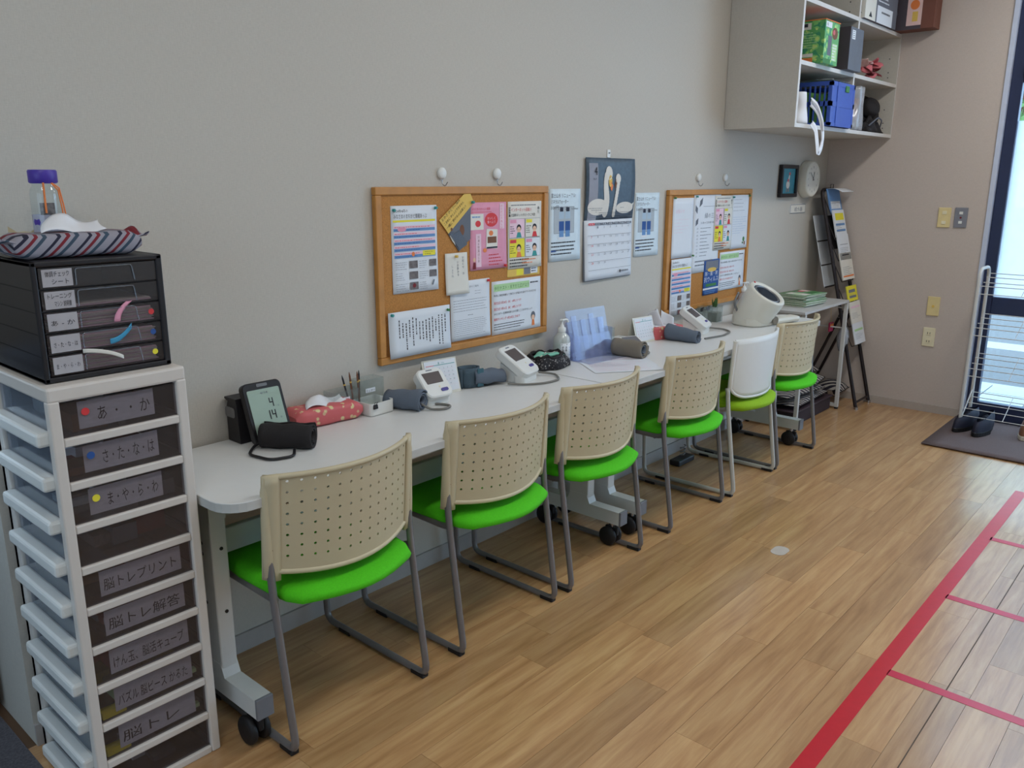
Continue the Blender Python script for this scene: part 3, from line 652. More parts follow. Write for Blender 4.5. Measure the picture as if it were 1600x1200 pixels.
def letter_case():
    x0, x1, y0, y1, z0, z1 = .612, .888, -.335, -.035, 1.031, 1.287
    cx, cy = (x0 + x1) / 2, (y0 + y1) / 2
    t = thing('letter_case', 'black five-drawer letter case with clear fronts on top of the drawer tower', 'letter case', (cx, cy, z0), 0)
    X, Y, H = (x1 - x0) / 2, (y1 - y0) / 2, z1 - z0
    b = MB(); e = .012
    b.box(-X, X, -Y, Y, H - e, H, 'black', .003); b.box(-X, X, -Y, Y, 0, e, 'black', .003)
    b.box(-X, -X + e, -Y, Y, 0, H, 'black', .003); b.box(X - e * 1.2, X, -Y, Y, 0, H, 'black', .003); b.box(-X, X, Y - .004, Y, 0, H, 'black')
    n = 5; ph = (H - 2 * e) / n
    for k in range(1, n): b.box(-X - .0006, -X, -Y, Y, e + k * ph - .001, e + k * ph + .001, 'rubber'); b.box(-X + e, X - e, -Y + .01, Y - .01, e + k * ph - .0015, e + k * ph + .0015, 'black')
    b.obj('case', t)
    tx = [('体調チェック', 'シート'), ('トレーニング', 'マシン 説明書'), ('あ - か',), ('さ・た・な・は',), ('ま・や・ら・わ',)]
    for k in range(n):
        z = H - e - (k + 1) * ph + .002; h = ph - .004; wi = X - e - .003
        b = MB(); yf = -Y + .004
        b.box(-wi, wi, yf, yf + .0015, z, z + h, SMOKE); b.box(-wi, wi, yf, Y - .01, z, z + .0012, SMOKE)
        for s in (-1, 1): b.box(s * wi, s * (wi - .0015), yf, Y - .01, z, z + h, SMOKE)
        d = b.obj('drawer', t)
        b = MB(); b.tube([(-wi + .072, yf - .003, z + .004), (-wi + .072, yf - .003, z + h - .004), (wi - .055, yf - .003, z + h - .004), (wi - .05, yf - .003, z + .004)], .0012, CLEARD, 6, fillet=.006); b.obj('grip', d)
        MB().box(-wi + .006, -wi + .066, yf - .0012, yf - .0004, z + .003, z + h - .003, mat('label_grey', (176, 172, 176), .6)).obj('label_sheet', d)
        pr = Print(Matrix.Translation((-wi + .006, yf - .0012, z)) @ WALLT)
        for j, s in enumerate(tx[k]): pr.text(s, .006 + .012 * j, h * (.58 - .38 * j) if len(tx[k]) > 1 else h * .34, .013, 'ink', width=.048 - .014 * j)
        if k >= 2: pr.ell(2 * wi - .026, h * .5, .0066, .0066, ('red', 'blue', 'yellow')[k - 2])
        pr.obj(d, 'handwriting')['kind'] = 'stuff'
        if k >= 1:
            b = MB(); q = 10 if k > 1 else 2
            for j in range(q): dx = random.uniform(-.004, .004); b.box(-wi + .012 + dx, wi - .012 + dx, yf + .006 + abs(dx), Y - .03, z + .003 + j * .0032, z + .003 + j * .0032 + .0024, 'paperw' if j % 3 else 'lpink')
            b.obj('paper_stack', d)
        if k == 2: MB().grid(lambda u, v: (.018 + .014 * u + .03 * v * v, yf - .002 - .003 * math.sin(u * 3), z + .008 + h * 1.0 * v), 3, 6, 'pink', thick=.0006).obj('ribbon', d)
        if k == 3: MB().grid(lambda u, v: (.005 + .05 * v, yf - .002, z + .006 + .012 * u + h * .7 * v * v), 3, 6, mat('cyan_ribbon', (60, 150, 190), .6), thick=.0006).obj('ribbon', d)
        if k == 4: MB().grid(lambda u, v: (-.055 + .085 * v, yf - .002 - .012 * math.sin(v * PI), z + h - .001 - h * .62 * v * v + .009 * u), 3, 8, 'paperw', thick=.0006).obj('ribbon', d)
letter_case()
# striped fabric tissue cover
ZT = 1.287
def tissue_case(name, label, cloth, x, y, z, L, W, H, rz, tl, tissue_rot=0, waist=.0, big=1.0, lift=1.0):
    t = thing(name, label, 'tissue box', (x, y, z), rz)
    b = MB()
    def body(u, v):                                         # wrapped round, ends pinched to a ridge
        a = 2 * PI * v; e = abs(2 * u - 1); pinch = 1 - .55 * max(0, (e - .8) / .2) ** 1.5
        c, s = math.cos(a), math.sin(a); sq = 1 / max(abs(c), abs(s)) ** .82
        return (L * (u - .5) * (1 + .0 * s), W / 2 * c * sq * (.8 + .2 * pinch), H / 2 + H / 2 * s * sq * pinch * (1 + .04 * math.sin(u * 17)))
    b.grid(body, 20, 28, cloth); n = 28
    for u, fl_ in ((0, 1), (1, 0)):
        vs = [body(u, k / 28) for k in range(28)]; b.add(vs, [tuple(range(28)) if fl_ else tuple(range(28))[::-1]], cloth)
    b.obj('cover', t)
    rr = random.Random(len(label)); b = MB()
    def ts(u, v):
        f = math.sin(u * 9 + v * 3) * .006
        return ((u - .5) * tl * (1 - .35 * v) + .03 * v * v, (v - .45) * W * .55 * big * (1 - .2 * u) + f, H * .98 + .002 + (.045 * lift * v * (1 - .5 * u) + .006 * math.sin(u * 7)) * big)
    b.grid(ts, 12, 8, 'tissue', thick=.001); b.obj('tissue', t)
    return t
t = tissue_case('tissue_cover', 'striped fabric tissue cover lying on the black letter case', STRIPE, .735, -.235, ZT + .001, .265, .125, .052, 0, .14, big=1.1, lift=.7)
b = MB()
for s in (-1, 1): b.grid(lambda u, v, s=s: (s * (.118 + .035 * v), -.055 + .11 * u, .034 + .012 * v - .01 * math.sin(u * 6) * v), 6, 4, STRIPE, thick=.003)
b.obj('end_flap', t)['kind'] = 'stuff'
# water bottle
t = thing('water_bottle', 'clear water bottle with purple lid and orange strap behind the striped tissue cover', 'bottle', (.737, -.115, ZT))
MB().lathe([(.028, 0), (.031, .004), (.031, .13), (.029, .142), (.024, .150), (.024, .158)], GLASS, 24).obj('body', t)
MB().lathe([(.0316, .02), (.0316, .085), (.0316, .086)], clear('bottle_print', (214, 216, 232), gloss=.03, body=.55, bodycol=(206, 208, 226)), 24, cap=False).obj('printed_band', t)
b = MB()
for k, (a, z, r) in enumerate(((-2.2, .035, .012), (-1.0, .06, .010), (-1.7, .03, .013), (-.6, .03, .012), (-2.7, .07, .010), (-1.3, .045, .006))):
    b.add([((.032) * math.cos(a + r * 30 * math.cos(q * PI / 4)), .032 * math.sin(a + r * 30 * math.cos(q * PI / 4)), z + r * math.sin(q * PI / 4) * (1 if q % 2 else .5)) for q in range(8)], [tuple(range(8))], 'purple')
b.obj('flower_print', t)
MB().lathe([(.027, .155), (.030, .158), (.030, .182), (.028, .185)], 'purple', 24).obj('cap', t)
MB().box(-.014, .016, -.006, .0, .075, .112, 'photo').obj('tea_bag', t)
MB().tube([(.006, -.026, .158), (.022, -.027, .145), (.026, -.030, .11), (.030, -.033, .06), (.034, -.036, .012)], .0016, 'orange', 6).tube([(.006, -.026, .157), (.019, -.028, .14), (.022, -.031, .10), (.024, -.034, .03)], .0016, 'orange', 6).tube([(-.010, -.026, .157), (-.011, -.028, .12), (-.012, -.030, .09)], .0022, 'orange', 6).obj('strap', t)
# small cream ornament with two ears
t = thing('ear_ornament', 'small cream ornament with two pointed ears peeking over the striped tissue cover', 'ornament', (.692, -.09, ZT), .2)
b = MB(); b.lathe([(.03, 0), (.036, .015), (.034, .035), (.02, .046), (.002, .049)], 'cream', 16)
b.obj('body', t)
for s in (-1, 1): MB().add([(s * .012, 0, .045), (s * .036, 0, .036), (s * .036, 0, .062), (s * .026, .012, .04)], [(0, 1, 2), (0, 2, 3), (1, 3, 2), (0, 3, 1)], 'cream').obj('ear', t)
# black cabinet in the recess left of the drawers
t = thing('black_cabinet', 'black cabinet standing in the recess behind the drawer tower, far left', 'cabinet', (.0, .45, 0))
MB().box(-.7, .56, -.24, .25, .03, 1.0, 'navy', .006).obj('body', t); MB().box(-.69, .55, -.22, .24, 0, .03, 'black').obj('plinth', t)
for k in range(2): MB().box(-.69 + k * .62, -.08 + k * .62, -.246, -.24, .05, .98, 'navy', .002).obj('door', t)

# ================================================================== notice boards, hooks and papers
def pinboard(label, x0, x1, z0, z1):
    t = thing('cork_board', label, 'notice board', ((x0 + x1) / 2, 0, z0)); w, h = (x1 - x0) / 2, z1 - z0; fw = .026
    MB().box(-w + .01, w - .01, -.014, -.003, .01, h - .01, 'cork').obj('cork_panel', t)
    for a, c, d, e in ((-w, w, h - fw, h), (-w, w, 0, fw), (-w, -w + fw, fw + .0005, h - fw - .0005), (w - fw, w, fw + .0005, h - fw - .0005)): MB().box(a, c, -.022, -.001, d, e, 'frame', .003).obj('frame_rail', t)
    return t
pinboard('larger-looking cork notice board nearer the camera, crowded with leaflets', 1.772, 2.671, .829, 1.428)
pinboard('cork notice board farther along the wall, left of the framed bird picture', 3.612, 4.512, .783, 1.405)
for x, z, lb in ((2.09, 1.474, 'round white wall hook above the nearer notice board, left one'), (2.379, 1.474, 'round white wall hook above the nearer notice board, right one'), (3.917, 1.466, 'round white wall hook above the farther notice board, left one'), (4.205, 1.466, 'round white wall hook above the farther notice board, right one')):
    t = thing('wall_hook', lb, 'hook', (x, 0, z), 0, 'wall hooks holding the notice boards')
    MB().lathe([(.018, 0), (.020, .003), (.020, .009), (.016, .013), (.004, .014)], 'wplastic', 20, Tm((0, 0, 0), rx=PI / 2)).obj('disc', t)
    MB().tube([(0, -.006, -.012), (-.003, -.01, -.038), (0, -.022, -.044), (.006, -.028, -.030)], .0018, 'steel', 6, fillet=.005).obj('hook', t)
Y1 = -.0146
def schedule(lb, x, z, w, h, y=Y1, blur=1, grp='printed activity timetables on the boards'):
    t, p = sheet('timetable', lb, 'poster', x, z, w, h, y, grp, curl=.004)
    p.text('2024年4月の', .012, h - .022, .012).text('みなさまのまちかど情報あっぷ', .012, h - .042, .017, 'ink', width=w * .72).rect(.008, h - .055, w - .008, h - .048, 'yellow')
    y0 = h - .067
    for k in range(5):
        yy = y0 - .0225 * k
        p.rect(.01, yy - .009, w - .01, yy, 'lpink'); p.rect(.01, yy - .019, w - .01, yy - .0095, 'midblue')
        p.lines(.014, yy - .009, w - .02, yy - .001, 1, 'red', .25, k); p.lines(.014, yy - .019, w - .04, yy - .010, 1, 'blue', .2, k + 9)
    p.ell(w * .22, y0 - .012, .02, .008, 'pink'); p.rect(w * .66, y0 - .0225 * 4 - .016, w - .012, y0 - .0225 * 4 + .002, 'yellow')
    p.ell(w * .45, y0 - .0225 * 4 - .008, .007, .008, 'orange'); p.lines(w * .70, y0 - .0225 * 4 - .014, w - .02, y0 - .0225 * 4, 2, 'ink', .2)
    zb = y0 - .0225 * 5 - .008
    for k in range(3):
        z2 = zb - .037 * k
        p.rect(w * .36, z2 - .026, w * .54, z2, 'photo')
        if k < 2: p.rect(w * .80, z2 - .024, w * .96, z2, 'photo')
        p.lines(.012, z2 - .03, w * .33, z2, 4, 'inkgrey', .16, k); p.lines(w * .57, z2 - .03, w * .78, z2, 4, 'inkgrey', .16, k + 5)
    p.ell(w * .45, zb - .036 * 2 - .014, .008, .008, 'dred'); p.poly([(w * .84, .02), (w * .87, .018), (w * .91, .036), (w * .88, .038)], 'inkgrey')
    p.obj(t)
schedule('white and blue activity timetable at the top left of the nearer board', 1.840, 1.069, .211, .297)
# yellow leaflet with blue photo, pinned at a tilt
rot = math.radians(35)
t, p = sheet('tilted_leaflet', 'yellow and blue leaflet pinned at a tilt on the nearer board', 'leaflet', 2.060, 1.308, .185, .150, -.0150, rot=0, m='gold')
bpy.data.objects.remove(t.children[0])
Q = WALLT
def leaf(pts, m, name, e0=.0, e1=.002):
    b = MB(); n = len(pts); b.prism(pts, e0, e1, m, T=WALLT); return b.obj(name, t)
o0 = (2.060, 1.308)
L_ = lambda *a: [(x - o0[0], z - o0[1]) for x, z in a]
leaf(L_((2.159, 1.197), (2.219, 1.240), (2.222, 1.371), (2.105, 1.262)), 'slate', 'photo_panel', 0, .003)
leaf(L_((2.060, 1.312), (2.105, 1.263), (2.238, 1.371), (2.210, 1.418)), 'gold', 'yellow_panel', .003, .0045)
p = Print(WALLT, None, .0048); a = math.atan2(.108, .133)
for k, s in enumerate(('おひざ ひとつに悩み', 'こまめに ひとふくできません', '一緒に 歩けるのは楽し!!')):
    u0, v0 = 2.076 + .012 * k - o0[0], 1.306 - .014 * k - o0[1]; p.text(s, u0, v0, .013, 'ink', width=.125 - (.0 if k else .01), rot=a)
p.ell(.06, -.03, .005, .006, 'brown')
p.poly(L_((2.110, 1.262), (2.128, 1.268), (2.130, 1.258), (2.16, 1.275), (2.20, 1.22), (2.16, 1.202)), 'bluecloth'); p.k = -20
p.obj(t)
p = Print(WALLT, None, .0032); p.poly(L_((2.125, 1.245), (2.145, 1.262), (2.17, 1.25), (2.165, 1.215)), 'navy'); p.poly(L_((2.112, 1.255), (2.13, 1.265), (2.14, 1.22), (2.125, 1.235)), 'paperw'); p.ell(.115, -.035, .012, .02, 'brown'); p.obj(t, 'photo_print')
# pink poster
t, p = sheet('pink_poster', 'pink poster with a food packet picture on the nearer board', 'poster', 2.217, 1.120, .203, .250, Y1 - .0002, m='pink', curl=.004)
p.text('みなさまのおいしい健康', .012, .222, .011, 'red', width=.10).rect(.01, .214, .12, .2155, 'red'); p.rect(.006, .15, .075, .208, 'paperw').ell(.045, .172, .015, .012, 'red').lines(.014, .19, .06, .204, 1, 'midblue', .4)
p.ell(.118, .185, .036, .026, 'red', 18).text('おいしく', .118, .186, .012, 'lpink', center=True).text('食べよう', .118, .172, .012, 'lpink', center=True)
p.rect(.165, .15, .19, .245, 'lpink').vtext('からだにうれしい', .170, .243, .011, 'red').rect(.032, .012, .06, .135, 'lpink').vtext('冷凍お惣菜はじめ', .040, .13, .012, 'brown')
p.poly([(.087, .08), (.15, .075), (.152, .148), (.09, .152)], 'paperw').ell(.115, .135, .012, .010, 'orange').rect(.095, .098, .145, .122, 'brown').rect(.09, .078, .15, .084, 'navy').ell(.08, .072, .010, .008, 'orange')
p.ell(.022, .04, .007, .008, 'skin').poly([(.012, .005), (.03, .005), (.028, .03), (.016, .03)], 'dred'); p.lines(.1, .01, .19, .06, 4, 'red', .25, 3); p.obj(t)
def comic(lb, x, z, w, h, y):
    t, p = sheet('comic_leaflet', lb, 'leaflet', x, z, w, h, y, 'comic strip leaflets on the boards', m='paperw', curl=.004)
    p.rect(.006, h - .058, .016, h - .022, 'ink').vtext('福島南', .0075, h - .022, .009, 'paperw').text('インターネット回線の', .02, h - .038, .016, 'red', width=w * .6).text('定額制ネットがおトクに大変!', .02, h - .057, .013, 'ink', width=w * .72)
    p.lines(.02, h - .02, w - .02, h - .008, 1, 'inkgrey', .3); p.vtext('春だ', w * .88, h - .018, .014, 'ink')
    zt = h - .068; cw = (w - .02) / 2; ch = (zt - .045) / 2
    for i in range(2):
        for j in range(2):
            u0, v0 = .008 + i * (cw + .003), .044 + j * (ch + .003); bgc = ('yellow', 'paper', 'lpink', 'paperw')[(i + 2 * j) % 4]
            p.rect(u0, v0, u0 + cw, v0 + ch, 'inkgrey').rect(u0 + .001, v0 + .001, u0 + cw - .001, v0 + ch - .001, bgc)
            fx, fy = u0 + cw * .62, v0 + ch * .42
            p.ell(fx, fy + .006, .014, .015, 'ink').ell(fx, fy, .011, .012, 'skin').ell(fx - .004, fy, .0012, .0018, 'ink').ell(fx + .004, fy, .0012, .0018, 'ink').poly([(fx - .016, v0 + .001), (fx + .016, v0 + .001), (fx + .009, fy - .01), (fx - .009, fy - .01)], ('orange', 'teal', 'red', 'midblue')[(i + j) % 4])
            p.rect(u0 + .005, v0 + ch - .017, u0 + cw * .45, v0 + ch - .004, ('red', 'pink', 'yellow', 'teal')[i + j]).lines(u0 + .005, v0 + ch * .2, u0 + cw * .4, v0 + ch * .65, 4, 'ink', .3, i + j)
    p.lines(.008, .004, w - .01, .042, 3, 'ink', .35, 4).lines(w * .4, .014, w - .02, .040, 2, 'orange', .3, 5); p.obj(t)
comic('comic strip leaflet with red headline at the top right of the nearer board', 2.428, 1.109, .203, .261, Y1 - .0008)
t, p = sheet('leaflet_behind', 'leaflet edge with yellow and grey panels below the comic leaflet on the nearer board', 'leaflet', 2.427, 1.076, .199, .06, Y1, m='gold')
p.rect(.0, .004, .1, .034, 'gold').rect(.055, .006, .095, .030, 'yellow').rect(.1, .006, .14, .034, 'inkgrey').rect(.142, .008, .185, .036, 'paper').lines(.146, .012, .18, .032, 2, 'ink', .4); p.obj(t)
t, p = sheet('handwritten_note', 'small white handwritten note hanging in the middle of the nearer board', 'note', 2.086, 1.041, .114, .151, -.0178, m='paperw', curl=.012)
p.vtext('お知らせ ほ', .085, .14, .011, 'inkgrey').vtext('い水飲みま', .058, .125, .011, 'inkgrey').vtext('しょうね', .03, .11, .011, 'inkgrey'); p.obj(t)
t, p = sheet('typed_letter', 'white typed letter below the note on the nearer board', 'paper', 2.111, .864, .211, .222, -.0160, curl=.006)
p.text('定期健診のご案内', .07, .195, .008, 'inkgrey', width=.08).lines(.13, .165, .19, .185, 2, 'inkgrey', .12, 1).lines(.015, .105, .195, .155, 5, 'inkgrey', .14, 2, .8).lines(.09, .088, .12, .096, 1, 'ink', .2).lines(.015, .015, .195, .08, 9, 'inkgrey', .16, 3, .85); p.obj(t)
def notice(lb, x, z, w, h, y, grp):
    t, p = sheet('notice_sheet', lb, 'notice', x, z, w, h, y, grp, curl=.003)
    p.rect(.012, h - .04, w * .76, h - .012, 'lgreen').text('歩行テスト・ますだと広げよう', .016, h - .034, .017, 'dgreen', width=w * .7).lines(w * .78, h - .03, w - .01, h - .012, 1, 'ink', .3)
    p.text('年月に測定実施して体力のお悩みを自分でいただける', .012, h - .06, .010, 'ink', width=w * .86)
    for k, s in enumerate(('測定当日 5月28日（火）10時よりです', '測定当日 7月16日（火）14時よりです')): p.text(s, .012, h - .09 - .024 * k, .012, 'red', width=w * .55)
    p.text('みなさまで一生懸命体温をはかる際にこころがけましょう', .012, h - .132, .010, 'ink', width=w * .78).text('最高ランキング 9月28日にきます', .012, h - .154, .012, 'red', width=w * .52)
    p.lines(.012, .016, w * .66, h - .165, 3, 'ink', .28, 2, .7)
    p.ell(w * .84, .052, .014, .018, 'slate').ell(w * .84, .045, .010, .011, 'skin').poly([(w * .81, .012), (w * .87, .012), (w * .86, .036), (w * .82, .036)], 'orange'); p.obj(t)
notice('white notice with green heading and red lines, lower right of the nearer board', 2.336, .857, .296, .211, Y1, 'green-headed notices on the boards')
t, p = sheet('vertical_text_sheet', 'white sheet of handwritten vertical text, lower left of the nearer board', 'paper', 1.808, .848, .292, .16, -.0230, curl=.004)
bpy.data.objects.remove(t.children[0]); b = MB(); W_, H_ = .292, .160
def wv(v): return (v[0] + 0, v[1] - .022 + .022 * v[0] / W_ * 0 + 0, v[2] + .006 * (1 - v[1] / H_) ** 2)
b.grid(lambda a, c: (W_ * a, (H_ + .0) * c, 0), 8, 6, 'paper', thick=.0006); b.obj('paper', t, warp=lambda v: tuple(WALLT @ Vector((v[0], v[1], v[2] + .0006 + .006 * (1 - v[1] / H_) ** 2))))
p.vlines(.04, .015, .275, .135, 15, 'ink', .3, 4); p.warp = lambda v: (v[0], v[1], v[2] + .006 * (1 - v[1] / H_) ** 2); p.obj(t)
# pins of the nearer board
def pin(x, z, y, m, lb):
    t = MB(); t.cyl(.0012, 0, .006, 'steel', 6, Tm((0, 0, 0), rx=PI / 2)); t.lathe([(.0055, .001), (.0035, .003), (.0035, .007), (.0055, .009), (.004, .011)], m, 10, Tm((0, 0, 0), rx=PI / 2))
    tag(t.obj('push_pin', loc=(x, y, z)), lb, 'pin', 'push pins on the notice boards')
for a in ((1.850, 1.352, -.0165, 'teal', 'teal push pin at the top left corner of the nearer timetable'), (2.043, 1.356, -.0165, 'teal', 'teal push pin at the top right corner of the nearer timetable'), (2.226, 1.372, -.021, 'teal', 'teal push pin through the tilted yellow leaflet'),
          (2.137, 1.180, -.0215, 'gold', 'yellow push pin holding the small handwritten note'), (2.312, 1.078, -.018, 'red', 'red push pin at the top right of the typed letter'), (2.408, 1.128, -.0185, 'red', 'dark red push pin at the lower right of the pink poster'),
          (2.088, .990, -.0245, 'dgreen', 'dark green push pin at the right of the vertical text sheet'), (1.822, 1.000, -.0245, 'teal', 'pale teal push pin at the left of the vertical text sheet')): pin(*a)
# papers of the farther board
t, p = sheet('blank_memo', 'nearly blank white sheet at the top left of the farther board', 'paper', 3.660, 1.066, .203, .299, Y1, curl=.004)
p.text('お知らせ', .03, .225, .022, 'lpink').lines(.02, .12, .16, .20, 5, 'lpink', .08, 2); p.obj(t)
t, p = sheet('feather_letter', 'tall white sheet with dark feather drawings on the farther board', 'paper', 3.864, .975, .288, .403, Y1 - .0008, curl=.002)
for fx, fz, L2, an in ((.075, .365, .06, 1.0), (.03, .33, .05, 2.0), (.04, .265, .05, 1.0)):
    c, s = math.cos(an), math.sin(an); p.poly([(fx - c * L2 / 2, fz - s * L2 / 2), (fx + s * .014, fz - c * .014), (fx + c * L2 / 2, fz + s * L2 / 2), (fx - s * .014, fz + c * .014)], 'slate')
p.rect(.10, .343, .24, .3445, 'inkgrey').text('緑の三月', .12, .285, .03, 'inkgrey', width=.13).text('三月の三月表 明記', .08, .255, .012, 'inkgrey', width=.16)
for k in range(9): p.text('三月', .04, .228 - .018 * k, .009, 'inkgrey').lines(.08, .225 - .018 * k, .20, .239 - .018 * k, 1, 'inkgrey', .2, k)
p.lines(.04, .03, .24, .07, 2, 'inkgrey', .3); p.obj(t)
comic('comic strip leaflet pinned in the upper middle of the farther board', 4.086, 1.083, .203, .289, Y1 - .0030)
t, p = sheet('flower_letter', 'white letter with a small plant drawing, top right of the farther board', 'paper', 4.284, 1.078, .209, .295, Y1 - .0006, curl=.003)
p.lines(.02, .20, .19, .28, 4, 'inkgrey', .08, 1).lines(.02, .08, .19, .18, 8, 'midblue', .08, 2).ell(.16, .05, .012, .014, 'dgreen').ell(.172, .028, .008, .012, 'brown').ell(.15, .03, .008, .006, 'leaf'); p.obj(t)
schedule('white and blue activity timetable hanging off the lower left of the farther board', 3.655, .775, .205, .288, y=-.0235)
t, p = sheet('blue_leaflet', 'blue antivirus leaflet on the lower middle of the farther board', 'leaflet', 4.004, .846, .172, .19, Y1 - .0030, m='blue')
p.rect(.02, .135, .16, .183, 'inkgrey').ell(.09, .135, .05, .012, 'gold').text('除・菌・防', .086, .105, .026, 'paper', width=.14, center=True).text('抗ウィルス', .086, .072, .032, 'paper', width=.155, center=True).rect(.03, .045, .145, .06, 'dgreen').rect(.0, .028, .172, .038, 'paper').lines(.02, .004, .15, .024, 2, 'midblue', .4); p.obj(t)
notice('white notice with green heading at the lower right of the farther board', 4.178, .855, .297, .211, Y1 - .001, 'green-headed notices on the boards')
for a in ((3.668, 1.366, -.0165, 'dgreen', 'dark push pin at the top left of the farther board'), (3.856, 1.072, -.0255, 'dgreen', 'dark push pin between the hanging timetable and feather letter'), (4.48, 1.368, -.0165, 'dgreen', 'dark green push pin at the top right of the farther board'), (4.285, 1.362, -.0195, 'teal', 'teal push pin beside the comic leaflet on the farther board'), (3.885, 1.37, -.0165, 'teal', 'teal push pin at the feather letter on the farther board')): pin(*a)

# water posters either side of the swan calendar
def water(lb, x, z):
    t, p = sheet('water_poster', lb, 'poster', x, z, .213, .298, -.0008, 'mineral water posters', m=mat('poster_pale', (214, 228, 236), .6), curl=.004)
    p.text('富士山水 リニューアル!', .014, .263, .020, 'ink', width=.165).text('ミネラルウォーター', .014, .238, .020, 'ink', width=.115)
    p.rect(.032, .115, .17, .225, 'inkgrey').rect(.0335, .1165, .1685, .2235, mat('poster_grey', (176, 184, 190), .6)); p.text('100円', .014, .214, .020, 'ink', width=.05)
    for k in (0, 1):
        u = .066 + .042 * k; p.rect(u, .175, u + .034, .205, mat('bottle_pale', (170, 190, 206), .5)).rect(u, .125, u + .034, .165, 'blue').rect(u + .002, .1, u + .032, .126, 'midblue').rect(u + .006, .205, u + .028, .222, 'navy')
    p.text('/L 500ml', .15, .212, .010, 'ink', width=.045).text('冷・温', .07, .2125, .016, 'navy', width=.055)
    p.rect(.06, .088, .11, .1, 'paper').lines(.014, .022, .19, .085, 4, 'ink', .32, 6, .7).lines(.014, .035, .05, .05, 1, 'blue', .5); p.obj(t)
water('mineral water poster left of the swan calendar', 2.700, 1.118)
water('mineral water poster right of the swan calendar', 3.338, 1.096)

# swan calendar
t = thing('wall_calendar', 'wall calendar with a swan photo above the April page', 'calendar', (2.937, -.001, 1.018))
def cw(v): u, q, ww = v; return (u, q, ww + .004 + (.020 * math.sin(min(1, max(0, (q - .26) / .27)) * PI * .9) * .5 if q > .26 else .012 * (1 - q / .26) * (1 - .6 * u / .376)))
b = MB(); b.grid(lambda a, c: (.376 * a, .262 + .266 * c, 0), 10, 12, 'swanbg', thick=.002); b.obj('picture_page', t, warp=lambda v: tuple(WALLT @ Vector(cw(v))))
b = MB(); b.grid(lambda a, c: (.002 + .372 * a, .0 + .262 * c, 0), 10, 10, 'paper', thick=.002); b.grid(lambda a, c: (.374 * a - .002, -.004 + .262 * c, -.004), 10, 10, 'inkgrey', thick=.002); b.obj('date_page', t, warp=lambda v: tuple(WALLT @ Vector(cw(v))))
p = Print(WALLT, cw, .0006)
p.rect(.02, .262, .085, .505, mat('calendar_strip', (146, 146, 156), .6))
for k in range(6): p.lines(.02, .27 + .008 * k, .36, .276 + .008 * k, 1, 'slate', .35, k, .9)
p.ell(.09, .318, .075, .036, 'swan', 20).ell(.30, .312, .068, .026, 'swan', 20).poly([(.34, .32), (.372, .335), (.36, .30)], 'swan')
neck = lambda pts, r: [p.ell(a, c, r * q, r * q * 1.25, 'swan') for a, c, q in pts]
neck([(.148 + .006 * math.sin(k * .5), .30 + .0125 * k, 1.25 - .03 * k) for k in range(13)], .018); neck([(.215 + .022 * (k / 10) ** 1.2 - .0, .285 + .0135 * k, 1.0) for k in range(12)], .012)
p.ell(.165, .464, .026, .030, 'swan').ell(.175, .43, .013, .026, 'gold').poly([(.176, .43), (.196, .41), (.188, .385), (.176, .395)], 'orange').ell(.235, .44, .02, .022, 'swan').poly([(.218, .44), (.208, .41), (.214, .395), (.226, .42)], 'brown').ell(.17, .445, .002, .003, 'ink')
for k in range(5): p.lines(.10, .262 + .007 * k, .37, .268 + .007 * k, 1, 'navy', .25, k + 20, .8)
p.text('4', .055, .455, .05, 'ink').text('April', .045, .435, .012, 'ink')
for k in range(7): p.rect(.03 + .048 * k, .240, .074 + .048 * k, .25, 'red' if k == 0 else 'slate').text(('SUN', 'MON', 'TUE', 'WED', 'THU', 'FRI', 'SAT')[k], .036 + .048 * k, .242, .008, 'paper', width=.03)
for r in range(5):
    p.rect(.02, .195 - .038 * r, .36, .1962 - .038 * r, 'inkgrey')
    for k in range(7):
        dn = r * 7 + k
        if 1 <= dn <= 30: p.text(str(dn), .045 + .048 * k, .222 - .038 * r - (.0 if r else -.004), .014, 'red' if k == 0 else 'inkgrey', width=.008 if dn < 10 else .015)
p.ell(.272, .026, .006, .007, 'ink').text('Calendar', .282, .020, .012, 'ink', width=.05) if False else p.ell(.272, .026, .006, .007, 'ink').lines(.282, .018, .345, .034, 1, 'inkgrey', .5)
p.obj(t)
MB().box(-.004, .004, -.018, -.002, 0, .001, 'steel').obj('hanger', t, loc=(.175, -.002, .526)); 
t = thing('wall_clip', 'small white adhesive clip above the swan calendar', 'clip', (3.112, 0, 1.548)); MB().box(-.012, .012, -.004, 0, 0, .034, 'wplastic', .002).obj('plate', t); MB().cyl(.003, 0, .006, 'gmetal', 8, Tm((0, -.003, .02), rx=PI / 2)).obj('peg', t)

# framed bird, clock, name plate
t = thing('picture_frame', 'small black framed picture of a white bird on teal', 'picture', (5.004, 0, 1.352)); fw, fh = .118, .192
for a, c, d, e in ((-fw, fw, fh - .022, fh), (-fw, fw, 0, .022), (-fw, -fw + .022, .022, fh - .022), (fw - .022, fw, .022, fh - .022)): MB().box(a, c, -.026, -.001, d, e, 'black', .003).obj('frame_rail', t)
MB().box(-fw + .015, fw - .015, -.012, -.004, .015, fh - .015, mat('painting_teal', (62, 140, 156), .5, noise=.12)).obj('painting', t)
p = Print(Matrix.Translation((0, -.012, 0)) @ WALLT); p.ell(0, .075, .026, .024, 'swan').poly([(-.008, .09), (.016, .085), (.022, .13), (.010, .135)], 'swan').ell(.016, .14, .011, .010, 'flower').poly([(.024, .14), (.036, .137), (.024, .134)], 'orange').ell(.0, .1, .012, .01, 'flower').poly([(-.012, .055), (-.008, .055), (-.014, .032), (-.02, .032)], 'orange').poly([(.01, .055), (.014, .055), (.016, .032), (.01, .032)], 'orange'); p.obj(t, 'painted_bird')
t = thing('wall_clock', 'round cream wall clock near the room corner', 'clock', (5.278, 0, 1.460))
